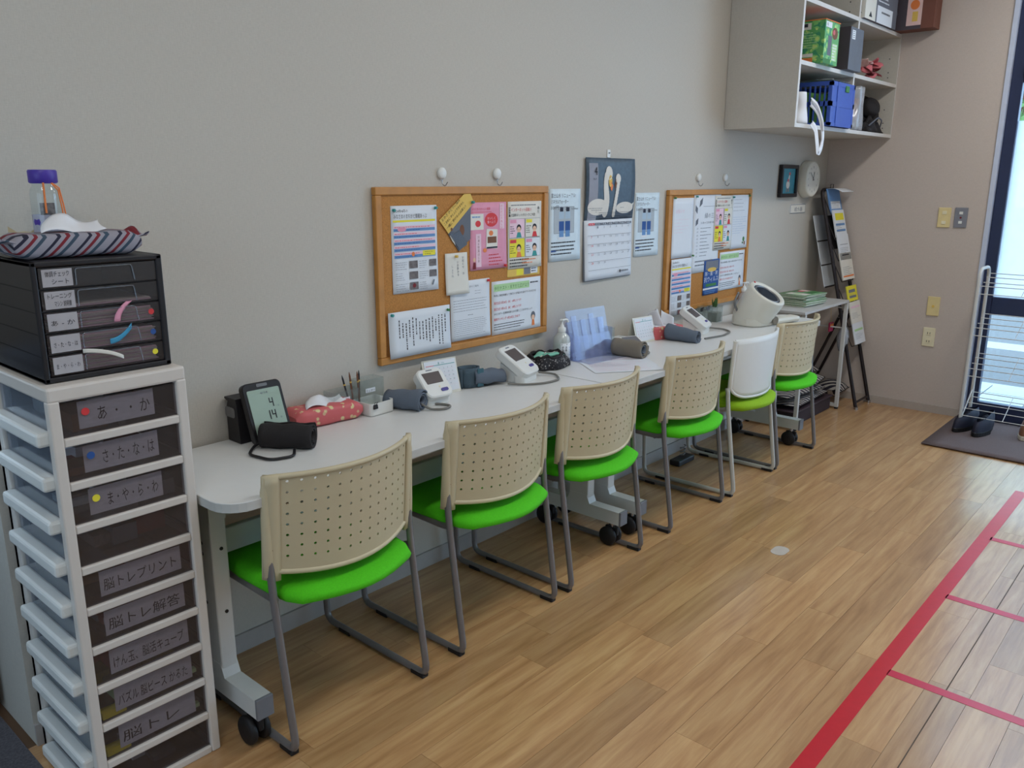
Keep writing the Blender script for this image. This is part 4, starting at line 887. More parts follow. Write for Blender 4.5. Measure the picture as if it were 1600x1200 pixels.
R90 = Tm((0, 0, 0), rx=PI / 2)
MB().lathe([(.112, 0), (.116, .006), (.110, .052), (.098, .060), (.094, .054), (.002, .054)], 'creamw', 36, R90).obj('case', t)
p = Print(Matrix.Translation((0, -.054, 0)) @ WALLT); p.ell(0, 0, .092, .092, 'paperw', 32)
for k in range(12): a = PI / 2 - 2 * PI * (k + 1) / 12; p.text(str(k + 1), .074 * math.cos(a), .074 * math.sin(a) - .007, .018, 'ink', center=True)
p.obj(t, 'dial')
b = MB(); b.box(-.002, .002, -.0575, -.0565, -.01, .045, 'ink', T=Tm(ry=.25)); b.obj('hour_hand', t); b = MB(); b.box(-.0015, .0015, -.0595, -.0585, -.012, .066, 'ink', T=Tm(ry=-.9)); b.obj('minute_hand', t)
t, p = sheet('name_plate', 'small white name plate below the framed picture and clock', 'sign', 5.090, 1.250, .228, .056, -.0004, thick=.004); p.rect(.001, .001, .227, .055, 'slate').rect(.004, .004, .224, .052, 'paperw').text('給水器', .06, .014, .03, 'slate', width=.12); p.obj(t)
# switch plates on the far wall
def plate(lb, y, z, m, kind):
    t = thing('wall_plate', lb, 'switch', (XF, y, z)); MB().box(-.008, 0, -.036, .036, -.06, .06, m, .003).obj('cover', t)
    if kind == 'sw':
        for k in (-1, 0, 1): MB().box(-.011, -.007, -.012, .012, -.012 + k * .03 + .002, .012 + k * .03 - .002, 'ivory', .001).obj('rocker', t) if k else None
    elif kind == 'key': [MB().box(-.011, -.007, -.01, .01, k * .028 - .008, k * .028 + .008, 'wplastic', .001).obj('button', t) for k in (-1, 1)]; MB().cyl(.006, 0, .004, 'dred', 8, Tm((-.007, 0, 0), ry=-PI / 2)).obj('indicator', t)
    elif kind == 'tel': MB().cyl(.008, 0, .004, 'gold', 12, Tm((-.007, 0, 0), ry=-PI / 2)).obj('socket_hole', t)
    else:
        for k in (-1, 1): MB().box(-.010, -.007, -.014, .014, k * .026 - .014, k * .026 + .014, 'ivory', .002).obj('outlet', t); [MB().box(-.0108, -.0098, s * .007 - .0015, s * .007 + .0015, k * .026 - .006, k * .026 + .006, 'ink').obj('slot', t) for s in (-1, 1)]
plate('ivory light switch plate beside the grey plate on the far wall', -.753, 1.233, 'plate', 'sw')
plate('grey control plate with two buttons on the far wall', -.846, 1.235, 'gplate', 'key')
plate('ivory plate with one round hole, above the power outlet', -.755, .684, 'plate', 'tel')
plate('ivory power outlet plate, lowest on the far wall', -.750, .486, 'ivory', 'out')

# ================================================================== things on the desks
ZD = .7032
def roll(name, label, cloth, a, r, L, rz, z=ZD, x=0, y=0, inner=None, turns=2.2, squash=1.0, flare=0, cuffcol=None, tubecol='hose', hose=None, loose=.0):
    """rolled arm cuff lying on its side; axis along local x"""
    t = thing(name, label, 'arm cuff', (x, y, z), rz)
    b = MB(); n = 52; th = .0045
    def S(u, v, o=0):
        q = v; ang = -PI / 2 + 2 * PI * turns * q; rad = r * (.52 + .48 * q) - o
        rad *= 1 + flare * (u - .5)
        w = .002 * math.sin(u * 13 + q * 20)
        return (L * (u - .5), (rad + w) * math.cos(ang), r * squash * (1 + flare * (u - .5)) + (rad + w) * math.sin(ang) * squash)
    b.grid(lambda u, v: S(u, v), 10, n, cloth, thick=th)
    b.obj('cuff_wrap', t)
    b = MB(); b.grid(lambda u, v: S(.02 + .96 * u, v * .5, .006), 6, 26, inner or cloth, thick=.003); b.obj('lining', t)
    if hose:
        b = MB(); b.tube(hose, .0042, tubecol, 8, fillet=.02); b.obj('hose', t)
    return t
def monitor(label, x, y, rz, tilt, name='blood_pressure_monitor', w=.112, h=.125, d=.034, lift=.0):
    t = thing(name, label, 'blood pressure monitor', (x, y, ZD), rz)
    T = Tm((0, 0, .012), rx=tilt)
    out = rrect(w, h, .024, 5, 0, h / 2)
    b = MB(); b.prism(out, 0, d, 'wplastic', T=T, cham=.004)
    b.prism([(-.0, .0), (h * math.cos(tilt) * .8, 0), (h * math.cos(tilt) * .8, h * math.sin(tilt) * .8), (.004, .02)], -w / 2 + .012, w / 2 - .012, 'wplastic', T=Matrix(((0, 0, 1, 0), (1, 0, 0, .0), (0, 1, 0, .001), (0, 0, 0, 1))))
    b.prism(rrect(w * .98, .05, .018, 4, 0, .02), 0, .03, 'wplastic', cham=.003)
    b.obj('body', t)
    MB().prism([(-w * .31, h * .46), (w * .31, h * .46), (w * .34, h * .84), (-w * .34, h * .84)], d - .0005, d + .0012, 'screen', T=T).obj('screen', t)
    MB().prism(rrect(.03, .012, .005, 3, w * .2, h * .2), d - .001, d + .003, mat('button_purple', (70, 62, 140), .4), T=T).obj('start_button', t)
    MB().prism([(-.013, h * .905), (.013, h * .905), (.013, h * .935), (-.013, h * .935)], d - .001, d + .0008, 'inkgrey', T=T).obj('logo', t)
    MB().cyl(.0035, 0, .002, 'ivory', 8, T @ Tm((w * .08, h * .33, d - .001))).obj('small_button', t)
    return t
# 1 black monitor standing in a black holder
t = thing('blood_pressure_monitor', 'black blood pressure monitor standing upright with a large lit display', 'blood pressure monitor', (1.262, -.142, ZD), -.03)
T = Tm((0, 0, .006), rx=PI / 2 - .36)
MB().prism(rrect(.125, .178, .016, 4, 0, .089), -.012, .012, 'black', T=T, cham=.003).obj('body', t)
MB().prism(rrect(.103, .140, .004, 2, 0, .086), .011, .0135, 'lcd', T=T).obj('display', t)
MB().prism(rrect(.035, .009, .003, 2, 0, .168), .011, .0135, 'gmetal', T=T).obj('logo', t)
p = Print(T @ Matrix.Translation((0, 0, .0135))); sg = lambda *a: [p.rect(*q, 'ink') for q in a]
def digit(u, v, ch, h=.026, w=.013, k=.0032):
    S7 = {'a': (u, v + h - k, u + w, v + h), 'g': (u, v + h / 2 - k / 2, u + w, v + h / 2 + k / 2), 'd': (u, v, u + w, v + k), 'f': (u, v + h / 2, u + k, v + h), 'b': (u + w - k, v + h / 2, u + w, v + h), 'e': (u, v, u + k, v + h / 2), 'c': (u + w - k, v, u + w, v + h / 2)}
    for q in {'4': 'fgbc', '1': 'bc'}[ch]: p.rect(*S7[q], 'ink')
digit(.010, .100, '4'); digit(.010, .064, '4'); digit(-.008, .064, '1')
p.text('4/14', -.012, .141, .010, 'inkgrey', width=.024).text('日', .034, .098, .006, 'inkgrey').text('月', .034, .062, .006, 'inkgrey'); p.obj(t, 'display_digits')
t = thing('monitor_stand', 'black glossy holder box behind the black blood pressure monitor', 'holder', (1.222, -.040, ZD), -.0)
MB().prism([(-.042, 0), (.022, 0), (.022, .10), (.012, .122), (.03, .128), (.03, .132), (-.030, .132)][::-1][::-1], -.032, .032, 'black', T=Matrix(((0, 0, 1, 0), (1, 0, 0, 0), (0, 1, 0, 0), (0, 0, 0, 1))), cham=.002).obj('box', t)
MB().prism(rrect(.05, .03, .008, 3, 0, .09), .0, .002, 'gmetal', T=Tm((-.0325, 0, 0), rz=-PI / 2) @ Tm(rx=PI / 2)).obj('side_panel', t)
roll('arm_cuff', 'black rolled arm cuff with looped black hose in front of the black monitor', 'blackm', 0, .036, .150, -.90, x=1.268, y=-.208, turns=2.4, tubecol='black',
     hose=[(-.075, .0, .02), (-.095, -.02, .006), (-.085, -.085, .005), (-.01, -.125, .005), (.045, -.09, .005), (.03, -.04, .006)])
# pink tissue box and others
t = tissue_case('tissue_box', 'pink floral tissue box lying on the desk beside the black monitor', PINKBOX, 1.493, -.065, ZD, .240, .105, .058, -.08, .15, big=1.15, lift=.35)
t = thing('pen_stand', 'clear acrylic pen stand with white word stickers behind the white tray', 'pen stand', (1.635, -.045, ZD), .0)
def stand(t, w, d, h1, h2, m=ACRYL2):
    for x0, x1, h in ((-w / 2, 0, h1), (0, w / 2, h2)):
        b = MB(); e = .002
        b.box(x0 + .001, x1 - .001, -d / 2, d / 2, 0, e, m); b.box(x0 + .001, x0 + .001 + e, -d / 2, d / 2, e, h, m); b.box(x1 - .001 - e, x1 - .001, -d / 2, d / 2, e, h, m)
        b.box(x0 + .004, x1 - .004, -d / 2, -d / 2 + e, e, h, m); b.box(x0 + .004, x1 - .004, d / 2 - e, d / 2, e, h, m); b.obj('compartment', t)
stand(t, .21, .055, .085, .105)
for k, (u, v, s) in enumerate(((-.06, .05, 'めがね'), (.045, .062, 'えんぴつ'))):
    MB().box(u - .02, u + .02, -.0292, -.0284, v, v + .014, 'paper').obj('word_sticker', t); p = Print(Matrix.Translation((u - .02, -.0292, v)) @ WALLT); p.text(s, .002, .002, .010, 'ink', width=.036); p.obj(t, 'sticker_text')
for k, (dx, dy, lean, m, lb) in enumerate(((-.015, .0, -.25, 'black', 'black pen leaning left in the clear pen stand'), (.004, .008, -.12, 'brown', 'brown pencil in the middle of the clear pen stand'), (.016, -.006, -.05, 'brown', 'reddish pencil beside the brown pencil in the clear stand'), (.022, .004, .02, 'black', 'black pen standing upright in the clear pen stand'))):
    t = thing('pencil', lb, 'pen', (1.635 + dx, -.045 + dy, ZD + .003), 0, 'pens in the clear pen stand'); T = Tm(ry=lean)
    MB().lathe([(.0034, 0), (.0034, .118), (.001, .132)], m, 6, T).obj('shaft', t); MB().cyl(.0038, .095, .1, 'gold', 8, T).obj('ring', t)
t = thing('memo_tray', 'small open white box with a black clip on its rim', 'box', (1.672, -.093, ZD), .06)
b = MB(); b.prism(rrect(.105, .098, .014, 4), 0, .003, 'wplastic')
o, i = rrect(.105, .098, .014, 4), rrect(.099, .092, .012, 4)
n = len(o); vs = [(q[0], q[1], z) for z, L2 in ((0, o), (.042, o), (.042, i), (.003, i)) for q in L2]; b.add(vs, [(r * n + k, r * n + (k + 1) % n, (r + 1) * n + (k + 1) % n, (r + 1) * n + k) for r in range(3) for k in range(n)], 'wplastic', False); b.obj('tray', t)
t = thing('binder_clip', 'black binder clip gripping the rim of the small white box', 'clip', (1.639, -.1465, ZD + .026), .06); MB().prism([(-.009, 0), (.009, 0), (.007, .014), (-.007, .014)], -.001, .004, 'black', T=Tm(rx=PI / 2)).obj('clip_body', t); MB().tube([(-.004, .0, .014), (-.007, -.006, .022), (.007, -.006, .022), (.004, 0, .014)], .0008, 'black', 5).obj('clip_wire', t)
# second cuff + monitor + desk calendar
roll('arm_cuff', 'blue grey folded arm cuff with grey hose, between white tray and first white monitor', 'bluecloth', 0, .036, .135, -1.2, x=1.772, y=-.142, turns=1.9, squash=.88, flare=.18,
     hose=[(.06, .0, .02), (.09, .0, .005), (.135, .02, .005), (.14, .07, .005), (.09, .075, .005), (.06, .05, .008)])
monitor('white blood pressure monitor nearest the camera, in front of the first desk calendar', 1.878, -.190, -.06, .80, h=.115)
def deskcal(label, x, y, rz, w=.150, h=.125):
    t = thing('desk_calendar', label, 'calendar', (x, y, ZD), rz)
    T = Tm((0, 0, 0), rx=PI / 2 - .28)
    MB().box(-w / 2, w / 2, 0, h, -.002, 0, 'creamw', .0008, T=T).obj('front_board', t)
    MB().box(-w / 2, w / 2, 0, h, -.002, 0, 'creamw', .0008, T=Tm((0, .066, 0), rx=PI / 2 + .26)).obj('back_board', t)
    MB().box(-w / 2 + .008, w / 2 - .006, .010, h - .004, .0002, .0016, 'paper', T=T).obj('month_sheet', t)
    p = Print(T @ Matrix.Translation((-w / 2 + .008, .010, .0016))); W = w - .014
    p.rect(.006, h - .032, W * .3, h - .030, 'red').rect(W * .3, h - .032, W - .004, h - .030, 'teal').text('8', W * .44, h - .029, .014, 'teal').text('2024', W * .55, h - .027, .006, 'teal')
    for r in range(5):
        for c in range(7):
            dn = r * 7 + c - 2
            if 1 <= dn <= 31: p.text(str(dn), .010 + c * (W - .02) / 6.6, h - .046 - r * .0145, .007, 'inkgrey' if c else 'red')
        p.rect(.006, h - .049 - r * .0145, W - .006, h - .0486 - r * .0145, 'lpink')
    p.obj(t)
deskcal('white desk calendar with teal header behind the first white monitor', 1.990, -.105, -.14, .150, .128)
t = thing('velcro_cuff', 'dark teal grey upright strap roll beside the first desk calendar', 'arm cuff', (2.128, -.090, ZD), -.15)
b = MB(); b.grid(lambda u, v: ((.022 + .016 * v) * math.cos(2 * PI * 1.6 * v) * 1.35, (.022 + .012 * v) * math.sin(2 * PI * 1.6 * v), .002 + .072 * u), 4, 44, 'tealcloth', thick=.004); b.obj('strap_roll', t)
MB().box(.012, .040, -.042, -.036, .004, .072, mat('teal_strap', (58, 96, 108), .8), .002).obj('strap_end', t)
t = thing('folded_cuff', 'blue grey folded cuff with navy edge beside the second white monitor', 'arm cuff', (2.203, -.112, ZD), -.25)
b = MB(); b.grid(lambda u, v: (-.07 + .13 * u, .034 * math.cos(PI * (1.25 * v - .1)) * (1 + .2 * u), .004 + .030 * (1 + math.sin(PI * (1.7 * v - .5))) * (1 - .22 * u) + .003 * math.sin(u * 12)), 12, 24, 'bluecloth', thick=.006); b.obj('outer_fold', t)
b = MB(); b.grid(lambda u, v: (.035 + .03 * u, .026 * math.cos(PI * (1.4 * v)) , .006 + .020 * (1 + math.sin(PI * (1.7 * v - .5)))), 4, 20, 'navy', thick=.003); b.obj('navy_lining', t)
MB().grid(lambda u, v: (.06 + .04 * u, -.02 + .05 * v + .01 * u, .004 + .016 * math.sin(v * 3) * (1 - u) + .008), 4, 5, 'bluecloth', thick=.004).obj('loose_flap', t)
monitor('white blood pressure monitor in front of the black patterned pouch', 2.345, -.205, .24, .60, h=.155, w=.122)
tag(MB().tube([(2.44, -.17, ZD + .014), (2.49, -.215, ZD + .006), (2.43, -.285, ZD + .005), (2.345, -.28, ZD + .005), (2.27, -.235, ZD + .005), (2.235, -.19, ZD + .008)], .0042, 'hose', 8, fillet=.03).obj('air_hose'), 'grey air hose curving in front of the second white monitor', 'hose')
# patterned pouch with mint masks
t = thing('fabric_pouch', 'open black patterned fabric pouch holding mint green packets', 'pouch', (2.585, -.088, ZD), -.1)
b = MB()
def pouch(u, v):
    a = 2 * PI * u; f = 1 + .05 * math.sin(a * 7) + .03 * math.sin(a * 11 + 2)
    R = [1.0, 1.06, .98, .84, .78, .72][min(5, int(v * 5))] if False else (1.0 + .09 * math.sin(v * PI) - .26 * v)
    return (.108 * R * f * math.cos(a), .076 * R * f * math.sin(a), .002 + .046 * v * (1 + .10 * math.sin(a * 5)))
b.grid(pouch, 56, 10, PAISLEY, thick=-.003); b.prism([(pouch(k / 28, .05)[0], pouch(k / 28, .05)[1]) for k in range(28)], .001, .006, PAISLEY); b.obj('bag', t)
b = MB(); b.tube([(lambda q: (q[0] * 1.02, q[1] * 1.02, q[2] + .002 + .004 * math.sin(k * 1.9)))(pouch(k / 36, 1)) for k in range(36)], .007, 'blackm', 8, closed=True); b.obj('gathered_rim', t)
for k, (dx, dy, rz, ti) in enumerate(((-.02, .01, .3, .15), (.02, -.012, -.4, -.2), (.0, .0, .9, .1))):
    g = thing('mint_packet', ('mint green packet in the pouch, left one', 'mint green packet in the pouch, right front one', 'mint green packet lowest in the pouch')[k], 'packet', (2.585 + dx, -.088 + dy, ZD + (.047, .050, .030)[k]), rz, 'mint packets in the pouch'); g.scale = (1.25, 1.15, 1.1)
    g.rotation_euler = (ti, .15 * (k - 1), rz)
    MB().grid(lambda u, v: (-.038 + .076 * u, -.022 + .044 * v, .008 * math.sin(u * PI) * math.sin(v * PI) + .002 * math.sin(u * 11)), 8, 6, 'mint', thick=.008).obj('sleeve', g)
    MB().grid(lambda u, v: (-.03 + .05 * u, -.012 + .004 * v, .009 + .002 * math.sin(u * 9)), 5, 1, 'paperw', thick=.001).obj('fold', g)
def pump(label, x, y, s, bodym, r=.036, labelm=None):
    t = thing('pump_bottle', label, 'bottle', (x, y, ZD), s)
    MB().lathe([(r - .004, 0), (r, .004), (r, .095), (r * .93, .108), (r * .5, .124), (.014, .128), (.014, .132)], bodym, 24).obj('bottle', t)
    b = MB(); b.grid(lambda u, v: ((r + .0006) * math.cos(-PI * .95 + PI * .9 * u), (r + .0006) * math.sin(-PI * .95 + PI * .9 * u), .02 + .065 * v), 16, 1, labelm or 'paper', thick=-.0004); b.obj('label', t)
    b = MB(); b.lathe([(.016, .128), (.017, .132), (.017, .146), (.009, .150), (.008, .158), (.0045, .160), (.0045, .176)], 'wplastic', 16); b.obj('collar', t)
    b = MB(); b.box(-.009, .009, -.009, .009, .174, .182, 'wplastic', .003); b.tube([(0, 0, .178), (.028, -.014, .178), (.032, -.016, .166)], .0045, 'wplastic', 8, fillet=.008); b.obj('nozzle', t)
    W = lambda v: ((r + .0016) * math.cos(-PI * .95 + v[0] / r), (r + .0016) * math.sin(-PI * .95 + v[0] / r), .02 + v[1])
    p = Print(None, None, 0); p.rect(.006, .058, .030, .062, 'ink').vtext('手指', .006, .055, .011, 'ink').vtext('消毒', .020, .055, .011, 'ink').lines(.04, .01, .075, .05, 5, 'midblue', .3, 2).rect(.045, .05, .07, .06, 'lpink').rect(.082, .012, .086, .04, 'blue')
    b = p.b; b.obj('label_print', t, warp=W)
    return t
pump('white hand sanitiser pump bottle beside the black patterned pouch', 2.702, -.078, .35, clear('pump_milky', (226, 232, 232), gloss=.04, rough=.2, body=.75, bodycol=(214, 218, 214)))
# acrylic leaning display
t = thing('acrylic_stand', 'clear acrylic leaflet display stand full of streaky reflections behind the pump bottle', 'display stand', (2.865, -.105, ZD), -.10)
T = Tm((0, -.02, 0), rx=PI / 2 - .25)
MB().box(-.125, .125, .0, .215, -.0015, .0015, ACRYL, T=T).obj('back_plate', t)
MB().box(-.120, .120, .0, .10, .012, .015, ACRYL, T=T).obj('front_pocket', t)
MB().box(-.125, .125, -.115, .03, 0, .003, ACRYL).obj('base_plate', t)
MB().box(-.125, .125, .03, .033, 0, .16, ACRYL).obj('rear_support', t)
for s in (-1, 1): MB().box(s * .123, s * .126, -.02, .03, .0035, .12, ACRYL).obj('side_plate', t)
for k in range(4): MB().box(-.10 + .055 * k, -.07 + .055 * k, .004, .19 - .02 * (k % 2), .003, .006, ACRYL, T=T).obj('sleeve', t)
t = thing('pen_stand', 'small clear pen cup right of the acrylic display stand', 'pen stand', (3.045, -.06, ZD)); b = MB()
for a in ((-.03, -.028, -.03, .03, 0, .1), (.028, .03, -.03, .03, 0, .1), (-.03, .03, -.03, -.028, 0, .1), (-.03, .03, .028, .03, 0, .1), (-.03, .03, -.03, .03, 0, .002)): b.box(*a, ACRYL2)
b.obj('cup', t)
t = thing('memo_tray', 'white low box with a black clip, left of the second desk calendar', 'box', (3.140, -.075, ZD), -.1)
b = MB(); n = 28; vs = [(q[0], q[1], z) for z, L2 in ((0, rrect(.11, .09, .014, 6)), (.04, rrect(.11, .09, .014, 6)), (.04, rrect(.104, .084, .012, 6)), (.004, rrect(.104, .084, .012, 6)))for q in L2]
b.add(vs, [(r * n + k, r * n + (k + 1) % n, (r + 1) * n + (k + 1) % n, (r + 1) * n + k) for r in range(3) for k in range(n)], 'wplastic'); b.prism(rrect(.108, .088, .012, 6), .001, .004, 'wplastic'); b.obj('tray', t)
t = thing('binder_clip', 'black binder clip on the white low box near the taupe cuff', 'clip', (3.095, -.122, ZD + .022), -.1); MB().box(-.009, .009, -.006, -.001, 0, .016, 'black', .002).obj('clip_body', t); MB().tube([(-.004, -.006, .014), (-.006, -.012, .018), (.006, -.012, .018), (.004, -.006, .014)], .0008, 'black', 5).obj('clip_wire', t)
# sheets of paper
for k, (x, y, rz, lb) in enumerate(((2.80, -.315, -.62, 'white printed form lying flat across the joint of the tables'), (2.865, -.250, -.68, 'second printed form lying partly under the first, nearer the acrylic stand'))):
    t = thing('printed_form', lb, 'paper', (x, y, ZD + .0016 - .0009 * k), rz, 'printed forms on the desk')
    MB().box(-.148, .148, -.105, .105, -.0004, 0, 'paper').obj('paper', t)
    p = Print(Matrix.Translation((-.148, -.105, 0)), None, .0002); p.lines(.02, .015, .275, .19, 13, 'lpink', .22, k, .7).lines(.02, .10, .2, .19, 6, 'inkgrey', .12, k + 4); p.obj(t)
roll('arm_cuff', 'taupe rolled arm cuff with grey hose, in front of the second desk calendar', 'taupe', 0, .038, .145, -1.48, x=2.985, y=-.232, turns=2.3, inner='bluecloth',
     hose=[(.05, .035, .02), (.05, .07, .006), (.04, .12, .005), (.0, .13, .005), (-.01, .08, .005), (0, .04, .01)])
t = thing('flat_monitor', 'low white blood pressure monitor with grey sloping display behind the taupe cuff', 'blood pressure monitor', (3.110, -.152, ZD), -.35)
MB().prism([(-.06, 0), (.05, 0), (.05, .052), (.02, .056), (-.06, .02)], -.055, .055, 'wplastic', T=Matrix(((0, 0, 1, 0), (1, 0, 0, 0), (0, 1, 0, 0), (0, 0, 0, 1)))).obj('body', t)
MB().box(-.035, .045, -.035, .02, .0, .003, mat('screen_grey', (110, 110, 116), .3), T=Tm((0, .0, .046), rx=.42)).obj('screen', t)
deskcal('white desk calendar with teal header between the taupe cuff and pink box', 3.312, -.115, -.10, .148, .122)
t = thing('tissue_box', 'pink patterned box with its white bag-wrapped tissue, right of the second desk calendar', 'tissue box', (3.475, -.095, ZD), -.25)
MB().box(-.095, .095, -.05, .05, 0, .060, PINKBOX, .004).obj('box', t); MB().box(-.07, .07, -.03, .03, .0605, .062, 'tissue').obj('opening_sheet', t)
b = MB(); b.grid(lambda u, v: (-.07 + .08 * u * (1 - .25 * v) - .01 * v, .0 + .028 * math.sin(u * 7 + v * 2) * (1 - .3 * v), .061 + .085 * v * (1 - .35 * (2 * u - 1) ** 2)), 18, 12, 'tissue', thick=.002)
b.grid(lambda u, v: (-.01 + .06 * u, -.02 + .02 * math.sin(u * 5 + 1), .061 + (.03 + .045 * (1 - u)) * v), 10, 6, 'tissue', thick=.002); b.obj('tissue', t)
roll('arm_cuff', 'blue grey tapered arm cuff in front of the pink patterned box', 'bluecloth', 0, .037, .160, -1.50, x=3.455, y=-.225, turns=2.2, squash=.9, flare=-.35)
t = monitor('white blood pressure monitor with grey hose near the clear plant stand', 3.715, -.205, .24, .60, h=.16, w=.125)
tag(MB().tube([(3.80, -.165, ZD + .014), (3.86, -.225, ZD + .006), (3.82, -.29, ZD + .005), (3.70, -.31, ZD + .005), (3.56, -.285, ZD + .005)], .0045, 'hose', 8, fillet=.03).obj('air_hose'), 'grey air hose drooping from the third white monitor', 'hose')
t = thing('pen_stand', 'clear divided stand with dark clips left of the small plant', 'pen stand', (3.935, -.055, ZD)); stand(t, .14, .055, .085, .095)
for k, dx in enumerate((-.055, .01)): g = thing('binder_clip', ('black clip on the left rim of the clear divided stand', 'grey clip on the middle rim of the clear divided stand')[k], 'clip', (3.935 + dx, -.084, ZD + .078)); MB().box(-.012, .012, -.006, -.001, 0, .02, 'black' if k == 0 else 'slate', .002).obj('clip_body', g); MB().tube([(-.004, -.006, .018), (-.006, -.012, .024), (.006, -.012, .024), (.004, -.006, .018)], .0008, 'black', 5).obj('clip_wire', g)
t = thing('potted_plant', 'small green plant in a clear square glass pot left of the far pump bottle', 'plant', (4.075, -.060, ZD))
b = MB()
for a in ((-.032, -.029, -.032, .032, .003, .088), (.029, .032, -.032, .032, .003, .088), (-.029, .029, -.032, -.029, .003, .088), (-.029, .029, .029, .032, .003, .088), (-.032, .032, -.032, .032, 0, .003)): b.box(*a, ACRYL2)
b.obj('pot', t); MB().box(-.026, .026, -.026, .026, .0035, .05, mat('pebbles', (150, 156, 150), .7, noise=.3, scale=200)).obj('pebbles', t)
rr = random.Random(2)
for k in range(11):
    a = rr.uniform(0, 2 * PI); L = rr.uniform(.035, .055); ln = rr.uniform(.1, .5); T = Tm((.012 * math.cos(a), .012 * math.sin(a), .048 + .03), rz=a) @ Tm(ry=ln)
    MB().grid(lambda u, v: ((u - .5) * .010 * math.sin(PI * (.15 + .85 * v)), .012 * v * v, L * v), 2, 6, 'leaf', T=T @ Matrix.Rotation(PI / 2, 4, 'Z'), thick=.0008).obj('leaf', t)
pump('slim pump bottle with pink print behind the cuff machine', 4.430, -.052, .2, clear('pump_clear', (232, 234, 238), gloss=.05, rough=.15, body=.5, bodycol=(222, 222, 226)), r=.030, labelm='lpink')
# arm-in blood pressure machine
t = thing('arm_in_monitor', 'large cream arm-in blood pressure machine with a slanted round opening', 'blood pressure machine', (4.135, -.262, ZD), -.25)
b = MB(); b.prism(rrect(.205, .185, .07, 6, -.01, .0), 0, .05, 'creamw', cham=.008); b.obj('base', t)
T = Tm((-.020, .01, .035), rz=-1.32) @ Tm(ry=.56)
b = MB(); b.lathe([(.094, -.02), (.102, .05), (.103, .160), (.097, .168), (.086, .168), (.077, .160)], 'creamw', 32, T, cap=False); b.obj('drum', t)
b = MB(); b.lathe([(.077, .160), (.074, .155), (.066, .08), (.060, .02)], 'bluecloth', 32, T, cap=False); b.lathe([(.060, .02), (.001, .015)], 'black', 32, T, cap=False); b.obj('cuff_lining', t)
b = MB(); b.lathe([(.072, .158), (.070, .163), (.064, .163), (.062, .158)], 'gmetal', 32, T, cap=False); b.obj('inner_ring', t)
MB().box(.07, .27, -.095, -.02, .004, .036, 'creamw', .014).obj('arm_rest', t)
MB().cyl(.022, 0, .006, 'taupe', 20, Tm((.045, -.100, .030), rx=PI / 2)).obj('knob', t)
MB().cyl(.006, 0, .004, 'red', 10, T @ Tm((-.092, 0, .167))).obj('stop_button', t)
MB().tube([(-.09, .03, .06), (-.135, .03, .12), (-.10, .03, .175)], .006, 'gmetal', 8, fillet=.04).obj('carry_handle', t)
tag(MB().prism(rrect(.16, .12, .05, 6), .0, .012, 'wplastic', cham=.003).obj('round_tray', loc=(4.42, -.315, ZD), rz=.1), 'white rounded tray behind the cuff machine at the table end', 'tray')

# ================================================================== side table with papers, magazine tower, baskets
t = thing('side_table', 'low white steel side table with a thin grey top beyond the desks', 'table', (4.985, -.175, 0))
MB().box(-.355, .345, -.165, .163, .700, .716, mat('side_top', (196, 194, 192), .5), .002).obj('tabletop', t)
for sx in (-.33, .33):
    for sy in (-.152, .15): MB().box(sx - .011, sx + .011, sy - .011, sy + .011, .012, .699, 'wmetal', .002).obj('leg', t); MB().cyl(.012, 0, .012, 'rubber', 10, Tm((sx, sy, 0))).obj('foot', t)
    for z in (.665, .535): MB().tube([(sx, -.141, z), (sx, .139, z)], .005, 'wmetal', 6).obj('cross_bar', t)
    MB().box(sx - .009, sx + .009, -.140, .138, .015, .035, 'wmetal').obj('foot_bar', t)
for z in (.665, .535): MB().tube([(-.319, .15, z), (.319, .15, z)], .005, 'wmetal', 6).obj('back_bar', t)
rr = random.Random(11); z = .7165
for k in range(7):
    th = rr.uniform(.007, .012); g = thing('magazine', ('green-covered magazine lowest in the pile on the side table', 'second green magazine from the bottom of the pile', 'third green magazine from the bottom of the pile', 'fourth green magazine, in the middle of the pile', 'third green magazine from the top of the pile', 'second green magazine from the top of the pile', 'green-covered magazine on top of the pile on the side table')[k], 'magazine', (4.935 + rr.uniform(-.012, .012), -.185 + rr.uniform(-.01, .01), z), rr.uniform(-.12, .06) - .05, 'magazines piled on the side table')
    MB().box(-.128, .128, -.092, .092, .0008, th - .0008, 'pagewhite').obj('pages', g)
    MB().grid(lambda u, v: (-.131 + .262 * u, -.094 + .188 * v, th - .0002 + .0006 * math.sin(u * 6)), 6, 2, 'magazine', thick=.0007).obj('cover', g)
    if k == 6: p = Print(Matrix.Translation((-.13, -.092, th + .0004))); p.rect(.02, .02, .10, .15, 'paperw').rect(.12, .03, .24, .08, 'dgreen').ell(.18, .13, .03, .02, 'flower').ell(.06, .09, .02, .03, 'lgreen').rect(.20, .10, .25, .16, 'flowerp'); p.obj(g)
    z += th + .0012
